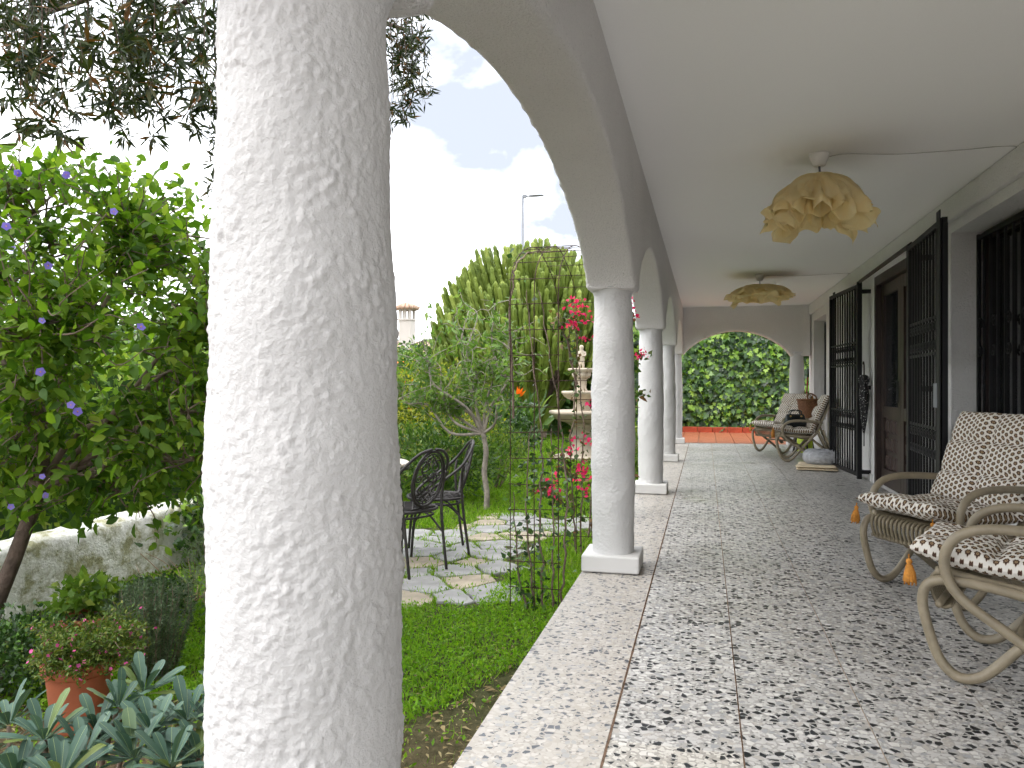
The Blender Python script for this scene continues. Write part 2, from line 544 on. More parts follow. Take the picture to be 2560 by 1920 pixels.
M['iron_chair'] = simple('weathered_iron', (.03, .026, .025), .55, .6, 9, .2, spec=.4)
M['rust'] = simple('rusty_rod', (.055, .03, .022), .85, .5, 25, .4, 200)
M['wood'] = simple('dark_wood', (.030, .018, .014), .4, .35, 6, .12, 40)
M['wood_panel'] = simple('door_panel', (.038, .020, .017), .45, .3, 9, .12, 40)
M['shade'] = None
M['white_plastic'] = simple('white_plastic', (.78, .77, .74), .4, .03, 5, 0)
M['cable'] = simple('grey_cable', (.42, .40, .37), .5, .05, 5, 0)
M['stone_f'] = simple('fountain_stone', (.47, .40, .31), .85, .18, 7, .4, 60, bd=.008)
M['flag_grey'] = simple('flagstone_grey', (.26, .257, .25), .75, .28, 5, .35, 22, bd=.01)
M['flag_tan'] = simple('flagstone_tan', (.31, .265, .20), .8, .32, 4, .35, 22, bd=.01)
M['bark'] = simple('bark', (.17, .125, .095), .9, .4, 14, .8, 40, bd=.012)
M['bark_grey'] = simple('bark_grey', (.27, .235, .20), .9, .4, 14, .8, 40, bd=.012)
M['bark_dark'] = simple('bark_dark', (.085, .06, .045), .9, .4, 14, .8, 40, bd=.012)
M['pot'] = simple('terracotta_pot', (.36, .105, .05), .7, .15, 8, .15)
M['soil'] = simple('potting_soil', (.05, .035, .025), .95, .4, 30, .6)
M['bag'] = simple('black_leather', (.012, .017, .019), .32, .3, 10, .3, 50)
M['gold'] = simple('brass', (.6, .42, .16), .3, .1, 10, 0, metal=1.0)
M['umbrella'] = None
M['red'] = simple('red_handle', (.33, .012, .02), .4, .1, 10, 0)
M['lime'] = simple('lime_plastic', (.50, .66, .04), .45, .08, 8, 0)
M['basket'] = simple('wicker', (.17, .072, .03), .6, .45, 60, .8, 90, bd=.01)
M['blanket'] = simple('beige_blanket', (.62, .52, .37), .95, .08, 10, .5, 120)
M['fluff'] = simple('fluffy_grey', (.62, .63, .66), 1.0, .2, 30, 1.0, 90, bd=.02, spec=.05)
M['tabletop'] = simple('table_stone', (.62, .55, .47), .4, .1, 6, .05)
M['roof_tile'] = simple('roof_tile', (.52, .36, .27), .8, .3, 3, .4)
M['far_wall'] = simple('far_house_wall', (.50, .46, .42), .9, .05, 1, .1)
M['steel'] = simple('lamp_post_steel', (.20, .21, .23), .5, .06, 3, 0)
M['hill'] = simple('hill', (.12, .17, .17), 1.0, .3, .02, 0)
M['twig'] = simple('dry_twig', (.35, .23, .15), .9, .3, 20, .3)

def glass_dark():
    m, nt, p, out = base_mat('dark_window_glass')
    p.inputs['Base Color'].default_value = (.012, .014, .016, 1)
    p.inputs['Roughness'].default_value = .06
    p.inputs['Specular IOR Level'].default_value = .5
    bump(nt, p, noise_t(nt, coords(nt), 1.5, 2), .05, .02)
    return m
M['glass'] = glass_dark()

def shade_mat():
    m, nt, p, out = base_mat('crumpled_shade_fabric')
    v = coords(nt, 'Object')
    n = noise_t(nt, v, 12, 5)
    c = ramp(nt, n, [(.3, (.93, .76, .40)), (.7, (.96, .85, .54))])
    nt.links.new(c, p.inputs['Base Color'])
    p.inputs['Roughness'].default_value = .8
    p.inputs['Specular IOR Level'].default_value = .15
    bump(nt, p, mth(nt, 'ADD', noise_t(nt, v, 28, 3, .5, 1.0), mth(nt, 'MULTIPLY', noise_t(nt, v, 400, 2), .3)), .35, .01)
    t = nt.nodes.new('ShaderNodeBsdfTranslucent'); nt.links.new(c, t.inputs['Color'])
    mx = nt.nodes.new('ShaderNodeMixShader'); mx.inputs[0].default_value = .38
    nt.links.new(p.outputs[0], mx.inputs[1]); nt.links.new(t.outputs[0], mx.inputs[2])
    nt.links.new(mx.outputs[0], out.inputs['Surface'])
    return m
M['shade'] = shade_mat()

def umbrella_mat():
    m, nt, p, out = base_mat('spotted_umbrella')
    v = nd(nt, 'ShaderNodeTexVoronoi', Scale=55.0)
    nt.links.new(coords(nt), v.inputs['Vector'])
    k = mth(nt, 'LESS_THAN', v.outputs['Distance'], .22)
    nt.links.new(mixc(nt, k, (.01, .01, .011), (.6, .6, .58)), p.inputs['Base Color'])
    p.inputs['Roughness'].default_value = .7
    return m
M['umbrella'] = umbrella_mat()

def ground_mat():
    m, nt, p, out = base_mat('garden_soil')
    v = coords(nt)
    n = noise_t(nt, v, 1.4, 8, .65)
    n2 = noise_t(nt, v, 26, 6, .7)
    c = ramp(nt, n2, [(.3, (.075, .048, .03)), (.55, (.155, .105, .068)), (.75, (.24, .175, .115))])
    g = ramp(nt, n2, [(.3, (.025, .05, .012)), (.7, (.06, .10, .025))])
    sx = nt.nodes.new('ShaderNodeSeparateXYZ'); nt.links.new(v, sx.inputs[0])
    far = nt.nodes.new('ShaderNodeMapRange'); far.inputs['From Min'].default_value = 2.4; far.inputs['From Max'].default_value = 3.6
    nt.links.new(mth(nt, 'ADD', sx.outputs['Y'], mth(nt, 'MULTIPLY', n, .8)), far.inputs['Value'])
    nt.links.new(mixc(nt, far.outputs[0], c, mixc(nt, .35, g, c)), p.inputs['Base Color'])
    p.inputs['Roughness'].default_value = .95
    p.inputs['Specular IOR Level'].default_value = .15
    bump(nt, p, mth(nt, 'ADD', n2, noise_t(nt, v, 90, 4, .7)), .8, .03)
    return m
M['ground'] = ground_mat()

G = lambda r, g, b: (r, g, b)
M['lf_solanum'] = leaf_mat('solanum_leaf', [(0, G(.045, .105, .012)), (.35, G(.085, .175, .015)), (.7, G(.14, .24, .022)), (.93, G(.21, .32, .035)), (1, G(.28, .36, .05))], .50, .5, .25)
M['fl_purple'] = leaf_mat('purple_petal', [(0, G(.20, .15, .55)), (1, G(.30, .24, .66))], .3, .6, tint=(1, 1, 1.1))
M['fl_eye'] = simple('flower_eye', (.7, .35, .03), .6, .1, 10, 0)
M['lf_bottle'] = leaf_mat('bottlebrush_leaf', [(0, G(.010, .022, .005)), (.5, G(.021, .040, .007)), (.82, G(.045, .066, .011)), (.92, G(.09, .06, .015)), (1, G(.17, .07, .015))], .28, .45, tint=(1.1, 1.0, .5))
M['lf_whorl'] = leaf_mat('blue_green_leaf', [(0, G(.04, .085, .06)), (.5, G(.062, .12, .085)), (.88, G(.09, .155, .11)), (.97, G(.11, .16, .04)), (1, G(.14, .18, .04))], .14, .5, .35, tint=(1, 1.1, .7), midrib=(.0045, (.24, .30, .13)))
M['lf_ivy'] = leaf_mat('ivy_leaf', [(0, G(.014, .038, .010)), (.38, G(.03, .08, .016)), (.6, G(.065, .15, .02)), (.76, G(.15, .29, .03)), (1, G(.27, .42, .05))], .25, .32, .5)
M['lf_grass'] = leaf_mat('lawn_leaf', [(0, G(.11, .23, .014)), (.5, G(.175, .335, .02)), (.85, G(.24, .39, .035)), (1, G(.30, .38, .07))], .48, .5, .25)
M['lf_weed'] = leaf_mat('weed_leaf', [(0, G(.10, .23, .012)), (.5, G(.165, .345, .016)), (.9, G(.24, .41, .028)), (1, G(.28, .40, .05))], .48, .5, .25)
M['lf_peach'] = leaf_mat('peach_leaf', [(0, G(.07, .14, .028)), (.5, G(.115, .21, .038)), (.85, G(.18, .28, .06)), (1, G(.25, .33, .09))], .44, .4, .4)
M['lf_hedge'] = leaf_mat('hedge_leaf', [(0, G(.030, .07, .015)), (.5, G(.06, .13, .02)), (.85, G(.11, .20, .03)), (1, G(.17, .25, .05))], .35, .45)
M['lf_bright'] = leaf_mat('bright_leaf', [(0, G(.08, .16, .02)), (.5, G(.13, .23, .025)), (.85, G(.21, .31, .04)), (1, G(.32, .37, .07))], .42, .5)
M['lf_yellow'] = leaf_mat('yellow_green_leaf', [(0, G(.09, .13, .015)), (.4, G(.18, .22, .02)), (.8, G(.32, .33, .03)), (1, G(.45, .40, .05))], .42, .5)
M['lf_rosemary'] = leaf_mat('rosemary_leaf', [(0, G(.05, .085, .045)), (.5, G(.09, .14, .07)), (1, G(.17, .23, .12))], .2, .55)
M['lf_box'] = leaf_mat('box_leaf', [(0, G(.015, .040, .010)), (.6, G(.03, .075, .014)), (1, G(.08, .17, .025))], .22, .35, .45)
M['lf_cuphea'] = leaf_mat('cuphea_leaf', [(0, G(.05, .10, .014)), (.6, G(.10, .16, .022)), (1, G(.19, .20, .035))], .3, .5)
M['fl_pink'] = leaf_mat('pink_petal', [(0, G(.50, .06, .22)), (1, G(.65, .12, .34))], .3, .6, tint=(1.1, .8, 1))
M['fl_magenta'] = leaf_mat('magenta_bract', [(0, G(.62, .015, .11)), (.6, G(.80, .03, .17)), (1, G(.85, .06, .10))], .4, .55, tint=(1.15, .8, 1))
M['lf_boug'] = leaf_mat('bougainvillea_leaf', [(0, G(.035, .075, .02)), (.6, G(.07, .12, .03)), (.9, G(.16, .09, .04)), (1, G(.24, .10, .06))], .35, .5)
M['lf_silver'] = leaf_mat('lavender_leaf', [(0, G(.10, .14, .085)), (1, G(.24, .29, .19))], .2, .6)
M['lf_palm'] = leaf_mat('palm_leaf', [(0, G(.06, .10, .03)), (1, G(.15, .20, .07))], .3, .45)
M['lf_dry'] = leaf_mat('fallen_leaf', [(0, G(.16, .11, .05)), (.5, G(.27, .20, .09)), (1, G(.38, .33, .18))], .2, .8)
M['fl_orange'] = leaf_mat('orange_petal', [(0, G(.80, .16, .01)), (1, G(.9, .26, .015))], .3, .5, tint=(1.1, .9, .6))

def euphorbia_mat():
    m, nt, p, out = base_mat('euphorbia_skin')
    v = coords(nt); oi = nt.nodes.new('ShaderNodeObjectInfo')
    n = noise_t(nt, v, 5, 4)
    f = mth(nt, 'ADD', mth(nt, 'MULTIPLY', n, .6), mth(nt, 'MULTIPLY', oi.outputs['Random'], .5))
    c = ramp(nt, f, [(.2, (.08, .12, .016)), (.5, (.165, .22, .032)), (.85, (.25, .30, .06))])
    nt.links.new(c, p.inputs['Base Color']); p.inputs['Roughness'].default_value = .55
    p.inputs['Specular IOR Level'].default_value = .3
    return m
M['euphorbia'] = euphorbia_mat()
#SECTION2
# ------------------------------------------------------------------ ground
GZ = -0.25
def ground_z(x, y):
    z = GZ + .025 * noise.noise((x * .9, y * .9, 3.1)) + .012 * noise.noise((x * 3.1, y * 3.1, 1.7))
    if x < -3.9: z -= .25 * min(1, (-3.9 - x) / .8)
    return z
def axis(lo, hi, fine_lo, fine_hi, step):
    a = list(np.arange(fine_lo, fine_hi + 1e-6, step))
    s = step; v = fine_hi
    while v < hi: s *= 1.5; v += s; a.append(min(v, hi))
    s = step; v = fine_lo
    while v > lo: s *= 1.5; v -= s; a.insert(0, max(v, lo))
    return np.array(a)
gx = axis(-600, 600, -6, -.6, .07); gy = axis(-300, 900, .4, 12, .09)
GV = [(x, y, ground_z(x, y) if (-9 < x < -.5 and -2 < y < 22) else (GZ - (.25 if x < -4.7 else 0) if x < -.5 else -.45)) for x in gx for y in gy]
ni, nj = len(gx), len(gy)
I, J = np.meshgrid(np.arange(ni - 1), np.arange(nj - 1), indexing='ij')
q = (I * nj + J).ravel()
GF = np.stack([q, q + nj, q + nj + 1, q + 1], 1)
tag(ob('ground', mesh_np('ground', GV, GF, True), M['ground']), kind='structure')

def hills():
    V = []; F = []
    n = 60
    for k in range(n):
        a = R(20 + 70 * k / (n - 1)) + R(45)
        d = 560 + 60 * math.sin(k * .7)
        h = 22 + 26 * (noise.noise((k * .16, 0, 0)) + .6) + 14 * noise.noise((k * .4, 2, 0))
        x, y = d * math.cos(a), d * math.sin(a)
        V += [(x * .86, y * .86, -2), (x, y, max(6, h)), (x * 1.2, y * 1.2, -2)]
    for k in range(n - 1):
        for j in range(2): F.append((k * 3 + j, k * 3 + j + 1, k * 3 + j + 4, k * 3 + j + 3))
    m = MB(); m.add(V, F)
    tag(m.build('hills', M['hill'], smooth=True), kind='structure')
hills()

# ------------------------------------------------------------------ porch floor: slab and terrazzo tiles
PX = [-.70, -.288, .11, .515, .92, 1.325, 1.815]
Y0F, Y1F = -1.62, 14.78
YB = -1.9            # porch roof and arcade end here, cut short to let light in
rt = MB(); rt.box((.56, (YB - 4 + Y0F) / 2, -.15), (2.52, Y0F - YB + 4 - .01, .30)); tag(rt.build('bounce_terrace', M['tile']), kind='structure')  # unseen terrace behind the viewer, added to bounce light onto the ceiling
sl = MB()
sl.box((.56, (Y0F + Y1F) / 2, -.157), (2.50, Y1F - Y0F - .02, .306))
floor = tag(sl.build('porch_floor', M['grout']), kind='structure')
def tile_mesh(w, d, t, name, round_edge=False):
    m = MB(); m.box((0, 0, -t / 2), (w, d, t))
    return m.mesh(name)
rows = int(round((Y1F - Y0F) / .4))
tmesh = {}
for c in range(6):
    w = PX[c + 1] - PX[c]
    for r in range(rows):
        yc = Y0F + .4 * (r + .5)
        near_pebble = (c == 1 and 1.95 < yc < 2.35)
        key = (c, 'p' if near_pebble else 'n')
        if key not in tmesh:
            me = tile_mesh(w - (.0045 if c else .004), .4 - .0005, .032 if c else .04, 'tile')
            me.materials.append(M['tile_edge'] if c == 0 else M['tile_pebble'] if near_pebble else M['tile'])
            tmesh[key] = me
        o = bpy.data.objects.new('tile', tmesh[key])
        COL.objects.link(o); o.parent = floor
        o.location = ((PX[c] + PX[c + 1]) / 2 - (.004 if c == 0 else 0), yc, 0.0)

for k, (xj, wj, mj) in enumerate(((PX[1] - .001, .0075, 'dark_joint'), (PX[2], .004, 'dark_joint'))):
    jm = MB()
    yy_ = np.arange(Y0F, Y1F, .05)
    V = []
    for y in yy_:
        wob = .0012 * noise.noise((y * 9, k, 0)); ww = wj / 2 * (1 + .5 * noise.noise((y * 14, k, 5)))
        if k == 1: ww *= max(.05, min(1, (6.5 - y) / 4))
        V += [(xj + wob - ww, y, .0012), (xj + wob + ww, y, .0012)]
    jm.add(V, [(2 * i, 2 * i + 1, 2 * i + 3, 2 * i + 2) for i in range(len(yy_) - 1)])
    jm.build('joint', M[mj], floor)
# terrace beyond the end arch
pt = MB(); pt.box((1.5, 16.52, -.13), (5.6, 3.44, .20))
patio = tag(pt.build('terracotta_terrace', M['pale_grout']), kind='structure')
tm = tile_mesh(.318, .318, .028, 'terracotta_tile'); tm.materials.append(M['terracotta_tile'])
for i in range(12):
    for j in range(10):
        o = bpy.data.objects.new('tile', tm); COL.objects.link(o); o.parent = patio
        x = -.95 + i * .33
        if x > 2.9: continue
        o.location = (x, 14.98 + j * .33, 0.0); o.rotation_euler = (0, 0, random.choice((0, 1, 2, 3)) * math.pi / 2)
cb = empty('terrace_curb', (.9, 18.1, -.02), 'row of dark red curb tiles along foot of ivy wall', 'curb')
cm = MB(); cm.box((0, 0, .07), (.32, .10, .14), b=.008); cme = cm.mesh('curb_tile'); cme.materials.append(M['terracotta_dark'])
for i in range(12):
    o = bpy.data.objects.new('curb_tile', cme); COL.objects.link(o); o.parent = cb; o.location = (-1.9 + i * .33, 0, 0)

# ------------------------------------------------------------------ arcade between porch and garden
CY = [-6.3, -2.6, .96, 4.62, 7.92, 11.22, 14.55]
CX = -.535
SPR, APEX, ZC = 1.66, 2.14, 2.50
BX0, BX1 = -.675, -.395
def arch_z(y):
    for a, b in zip(CY[:-1], CY[1:]):
        if a <= y <= b:
            lo, hi = a + .135, b - .135
            if y <= lo or y >= hi: return SPR
            c, h = (lo + hi) / 2, (hi - lo) / 2
            t = (y - c) / h
            rise = APEX - SPR
            Rr = (h * h + rise * rise) / (2 * rise)
            seg = math.sqrt(max(0, Rr * Rr - (t * h) ** 2)) - (Rr - rise)
            ell = rise * math.sqrt(max(0, 1 - t * t))
            return SPR + .62 * seg + .38 * ell
    return SPR
def build_arcade():
    ys = []
    for a, b in zip(CY[:-1], CY[1:]):
        lo, hi = a + .135, b - .135
        n = 130 if 0 < a < 4 else 70
        ys += [a, a + .07, lo - .001]
        ys += list((lo + hi) / 2 - np.cos(np.linspace(0, math.pi, n)) * (hi - lo) / 2)
        ys += [hi + .001, b - .07]
    ys.append(CY[-1] + .14)
    ys = sorted(set(y for y in ys if y > YB))
    nz = 14; r = .022
    V = []; rows_ = []
    prof = [0, .01, .03] + list(np.linspace(.1, 1, nz))
    for y in ys:
        z0 = arch_z(y)
        ring = []
        # outer face from the top down, rounded arris, soffit, arris, inner face up
        for f in reversed(prof): ring.append((BX0, z0 + r + f * (2.86 - z0 - r)))
        for k in range(1, 4):
            a = math.pi / 2 * k / 4
            ring.append((BX0 + r * (1 - math.cos(a)), z0 + r * (1 - math.sin(a))))
        for k in range(9): ring.append((BX0 + r + (BX1 - BX0 - 2 * r) * k / 8, z0))
        for k in range(1, 4):
            a = math.pi / 2 * k / 4
            ring.append((BX1 - r * (1 - math.sin(a)), z0 + r * (1 - math.cos(a))))
        for f in prof: ring.append((BX1, z0 + r + f * (2.52 - z0 - r)))
        for x, z in ring:
            k = .0055 * noise.noise((x * 48, y * 48, z * 48)) + .006 * noise.noise((x * 17, y * 17, z * 17))
            top = z > 2.4
            V.append((x + (0 if top else k * (1 if x > CX else -1)), y, z + (0 if top else -abs(k) * .9)))
        rows_.append(len(ring))
    m = rows_[0]; n = len(ys)
    I, J = np.meshgrid(np.arange(n - 1), np.arange(m - 1), indexing='ij')
    q = (I * m + J).ravel()
    F = np.stack([q, q + 1, q + m + 1, q + m], 1)
    t = empty('porch_arcade', (CX, 6, SPR), 'white rough-plastered row of arches carried by the garden columns', 'arcade')
    ob('arch_wall', mesh_np('arch_wall', V, F, True), M['plaster_arch'], t, True)
    for k, y in enumerate(CY[2:]):
        b = MB(); b.box((CX, y, SPR + .05), (.293, .27, .12), b=.03)
        b.build('impost', M['plaster_arch'], t, True, True)
build_arcade()

def column(y, label, big, x=CX, group='columns of the porch', lump=.0044):
    t = empty('porch_column', (x, y, 0), label, 'column', group)
    nu, nv = {2: (270, 640), 1: (130, 330), 0: (80, 200)}[big]
    z = np.linspace(.075, SPR + .01, nv)
    A = np.linspace(0, 2 * math.pi, nu, endpoint=False)
    V = np.zeros((nv, nu, 3))
    sd = y * 3.7
    for i, zz in enumerate(z):
        h = zz / SPR
        r = .121 + .007 * math.sin(math.pi * min(1, h * 1.02)) - .012 * max(0, (h - .62)) / .38 
        if h < .09: r += .03 * (1 - h / .09) ** 2
        if h > .97: r += .018 * ((h - .97) / .03) ** 2
        for j, a in enumerate(A):
            cx, sy = math.cos(a), math.sin(a)
            p = (cx * .12, sy * .12, zz)
            n1 = noise.noise((p[0] * 84 + sd, p[1] * 84, p[2] * 62))
            n2 = noise.noise((p[0] * 165 + sd, p[1] * 165 + 5, p[2] * 160))
            n3 = noise.noise((p[0] * 9 + sd, p[1] * 9, p[2] * 7))
            n4 = noise.noise((p[0] * 24 + sd, p[1] * 24, p[2] * 20))
            v1 = noise.voronoi((p[0] * 92 + sd, p[1] * 92, p[2] * 70))[0][0]
            b1 = max(0.0, 1 - v1 * 1.35) * (.75 + .8 * n4)
            n5 = noise.noise((p[0] * 13 + sd + 9, p[1] * 13, p[2] * 10))
            d = lump * (.80 + .95 * n5) * (.75 * b1 + .38 * max(-.3, n1) + .30 * n2 + .35 * n4) + .006 * n3
            V[i, j] = ((r + d) * cx, (r + d) * sy, zz)
    I, J = np.meshgrid(np.arange(nv - 1), np.arange(nu), indexing='ij')
    a0 = (I * nu + J).ravel(); a1 = (I * nu + (J + 1) % nu).ravel()
    F = np.stack([a0, a1, a1 + nu, a0 + nu], 1)
    ob('shaft', mesh_np('shaft', V.reshape(-1, 3), F, True), M['plaster_col'], t)
    pb = MB(); pb.box((0, 0, .053), (.335, .335, .098), b=.010)
    pb.build('plinth', M['plinth'], t)
    return t
column(CY[2], 'large white lumpy-plastered column close in front, filling the left middle', 2)
column(CY[3], 'white column on a plinth beside the wire arch, second from the viewer', 1)
column(CY[4], 'white column third along the porch edge, half hidden behind the second', 0)
column(CY[5], 'white column fourth along the porch edge', 0)
column(CY[6], 'farthest white garden-side column, under the left end of the end arch', 0)
column(CY[6] - .02, 'white column beside house wall under right end of the end arch', 0, x=1.585)

# ceiling and roof slab
cm = MB(); cm.box((.72, 6.45, 2.62), (2.27, 16.7, .24))
tag(cm.build('porch_ceiling', M['ceiling']), kind='structure')

# end wall with its arch
def end_wall():
    xs = sorted(set(list(np.linspace(-.39, 1.80, 90))))
    lo, hi, apex, spr = -.40, 1.465, 2.06, 1.60
    V = []; n = len(xs); y0, y1 = 14.43, 14.69
    def zz(x):
        if x <= lo or x >= hi: return spr
        c, h = (lo + hi) / 2, (hi - lo) / 2; t = (x - c) / h; rise = apex - spr
        return spr + rise * (.4 * math.sqrt(max(0, 1 - t * t)) + .6 * (1 - t * t))
    m = 0
    for x in xs:
        z0 = zz(x)
        ring = [(y0, 2.502)] + [(y0, 2.5 + (z0 + .02 - 2.5) * k / 6) for k in range(1, 7)] + [(y0 + .006, z0 + .006), (y0 + .02, z0), (y1 - .02, z0), (y1, z0 + .02), (y1, 2.502)]
        m = len(ring)
        for (y, z) in ring: V.append((x, y, z))
    I, J = np.meshgrid(np.arange(n - 1), np.arange(m - 1), indexing='ij')
    q = (I * m + J).ravel()
    F = np.stack([q, q + m, q + m + 1, q + 1], 1)
    t = empty('end_wall', (.7, 14.55, 1.6), 'white plaster wall with a low arch closing the far end of porch', 'wall')
    ob('arch_wall', mesh_np('arch_wall', V, F, True), M['plaster_arch'], t, True)
end_wall()

# ------------------------------------------------------------------ house wall, windows, door
HX = 1.82
HOLES = [('far', 12.75, 14.15, .55, 2.19), ('door', 7.32, 9.25, 0.0, 2.28), ('near', 4.55, 6.50, .55, 2.25), ('mid', 9.98, 11.15, .55, 2.19)]
villa = empty('villa', (HX, 7, 0), 'white house wall along right side of porch with barred windows and door', 'house')
def house_wall():
    ys = sorted(set([-8.0, 14.75] + [v for h in HOLES for v in (h[1], h[2])]))
    zs = sorted(set([0, 2.50] + [v for h in HOLES for v in (h[3], h[4])]))
    def hole(y, z): return any(h[1] < y < h[2] and h[3] < z < h[4] for h in HOLES)
    m = MB()
    dp = .28
    for a, b in zip(ys[:-1], ys[1:]):
        for c, d in zip(zs[:-1], zs[1:]):
            if not hole((a + b) / 2, (c + d) / 2):
                m.add([(HX, a, c), (HX, b, c), (HX, b, d), (HX, a, d)], [(0, 3, 2, 1)])
    for _, a, b, c, d in HOLES:
        for (p, q) in (((a, c), (b, c)), ((b, c), (b, d)), ((b, d), (a, d)), ((a, d), (a, c))):
            m.add([(HX, p[0], p[1]), (HX, q[0], q[1]), (HX + dp, q[0], q[1]), (HX + dp, p[0], p[1])], [(0, 1, 2, 3)])
    m.add([(HX, 14.75, 0), (HX + 6, 14.75, 0), (HX + 6, 14.75, 2.8), (HX, 14.75, 2.8)], [(0, 1, 2, 3)])
    m.build('wall', M['plaster_wall'], villa, False, True)
    b = MB(); b.box((HX + 3.35, 3.3, 1.2), (6.1, 22.6, 3.3)); b.build('house_body', M['plaster_wall'], villa, False, True)
    b = MB(); b.box((HX - .022, 6.45, 2.412), (.05, 16.6, .17), b=.012)
    b.build('cornice', M['plaster_wall'], villa, False, True)
    b = MB(); b.box((HX - .008, 11.98, .045), (.02, 5.3, .085), b=.003)
    b.build('skirting', M['plinth'], villa, False, True)
house_wall()

def scroll(m, c, u, v, r, turns=1.4, tube=.006, flip=1, n=26):
    """a flat spiral in the plane of u,v"""
    c, u, v = (np.array(x, float) for x in (c, u, v))
    t = np.linspace(0, 1, n); a = t * turns * 2 * math.pi; rr = r * (1 - .78 * t)
    P = c + (rr * np.cos(a))[:, None] * u + (flip * rr * np.sin(a))[:, None] * v
    m.tube(P, tube, 5)
    return P

def window(a, b, c, d, nb, lab):
    xg = HX + .245
    m = MB()
    for (p, q) in (((a + .03, c), (a + .03, d)), ((b - .03, c), (b - .03, d))):
        m.box((xg, p[0], (c + d) / 2), (.05, .06, d - c - .002))
    for z in (c + .03, d - .03): m.box((xg + .001, (a + b) / 2, z), (.05, b - a - .12, .06))
    m.box((xg, (a + b) / 2, (c + d) / 2), (.04, .05, d - c - .12))
    w = m.build('window', M['wood'], villa, False, True); w['label'] = lab
    def sub(mb, name, mt):
        o = mb.build(name, mt); o.parent = w; return o
    for s in (-1, 1):
        g = MB(); g.box((xg + .018, (a + b) / 2 + s * (b - a) / 4, (c + d) / 2), (.008, (b - a) / 2 - .04, d - c - .11)); sub(g, 'pane', M['glass'])
    sl_ = MB(); sl_.box((HX + .10, (a + b) / 2, c + .012), (.26, b - a - .004, .024)); sub(sl_, 'sill', M['plinth'])
    xb = HX + .18
    fr = MB()
    for z in (c + .09, d - .05): fr.box((xb, (a + b) / 2, z), (.02, b - a - .03, .035))
    for y in (a + .025, b - .025): fr.box((xb, y, (c + d) / 2), (.022, .035, d - c - .05))
    sub(fr, 'grille_frame', M['iron'])
    bar = MB(); bar.box((0, 0, 0), (.016, .016, d - c - .12)); bme = bar.mesh('bar'); bme.materials.append(M['iron'])
    for k in range(nb):
        o = bpy.data.objects.new('bar', bme); COL.objects.link(o); o.parent = w
        o.location = (xb, a + (b - a) * (k + 1) / (nb + 1), (c + d) / 2 + .01)
    for k in range(0, nb, 2):
        y = a + (b - a) * (k + 1.5) / (nb + 1)
        for zc in ((c + d) / 2 + .05,):
            for sg in (-1, 1):
                s_ = MB()
                scroll(s_, (xb - .004, y, zc + sg * .10), (0, 1, 0), (0, 0, 1), .05, 1.3, .007, sg)
                sub(s_, 'scroll', M['iron'])
window(12.75, 14.15, .55, 2.19, 11, 'barred window at the far end of porch')
window(4.55, 6.50, .55, 2.25, 13, 'barred window behind the two near chairs')
window(9.98, 11.15, .55, 2.19, 9, 'barred window behind the folded-back left gate leaf')

def door():
    a, b, d = 7.32, 9.25, 2.28
    x = HX + .055
    m = MB()
    for y in (a + .05, b - .05): m.box((x, y, d / 2), (.11, .10, d - .004))
    m.box((x + .001, (a + b) / 2, d - .05), (.11, b - a - .2, .10))
    D = m.build('door', M['wood'], villa, False, True)
    D['label'] = 'dark brown double door with glazed top and carved panels'
    def sub(mb, name, mt, parent=D):
        o = mb.build(name, mt); o.parent = parent; return o
    mid = (a + b) / 2
    for (y0, y1) in ((a + .102, mid - .003), (mid + .003, b - .102)):
        lf = MB(); xl = x + .02; w = y1 - y0
        for y in (y0 + .055, y1 - .055): lf.box((xl, y, (d - .1) / 2 + .01), (.05, .11, d - .13))
        for z, h in ((.10, .18), (.80, .12), (d - .17, .12)): lf.box((xl + .001, (y0 + y1) / 2, z), (.05, w - .22, h))
        lf.box((xl + .012, (y0 + y1) / 2, .46), (.02, w - .22, .58))
        sub(lf, 'door_leaf', M['wood'])
        g = MB(); g.box((xl + .008, (y0 + y1) / 2, 1.48), (.01, w - .20, 1.30)); sub(g, 'pane', M['glass'])
        pm = MB(); pm.add([(-.002, -.055, -.075), (-.002, .055, -.075), (-.002, .055, .075), (-.002, -.055, .075),
                           (-.020, -.035, -.05), (-.020, .035, -.05), (-.020, .035, .05), (-.020, -.035, .05)],
                          [(4, 7, 6, 5), (0, 4, 5, 1), (1, 5, 6, 2), (2, 6, 7, 3), (3, 7, 4, 0)])
        pme = pm.mesh('panel'); pme.materials.append(M['wood_panel'])
        for i in range(4):
            for j in range(3):
                o = bpy.data.objects.new('panel', pme); COL.objects.link(o); o.parent = D
                o.location = (xl + .004, y0 + .11 + (w - .22) * (i + .5) / 4, .27 + .19 * j)
    h = MB(); h.box((x - .02, mid + .06, 1.02), (.012, .035, .22), b=.004)
    h.tube([(x - .03, mid + .06, 1.05), (x - .07, mid + .06, 1.05), (x - .075, mid + .10, 1.05), (x - .075, mid + .17, 1.045)], .009, 8)
    sub(h, 'handle', M['iron'])
door()

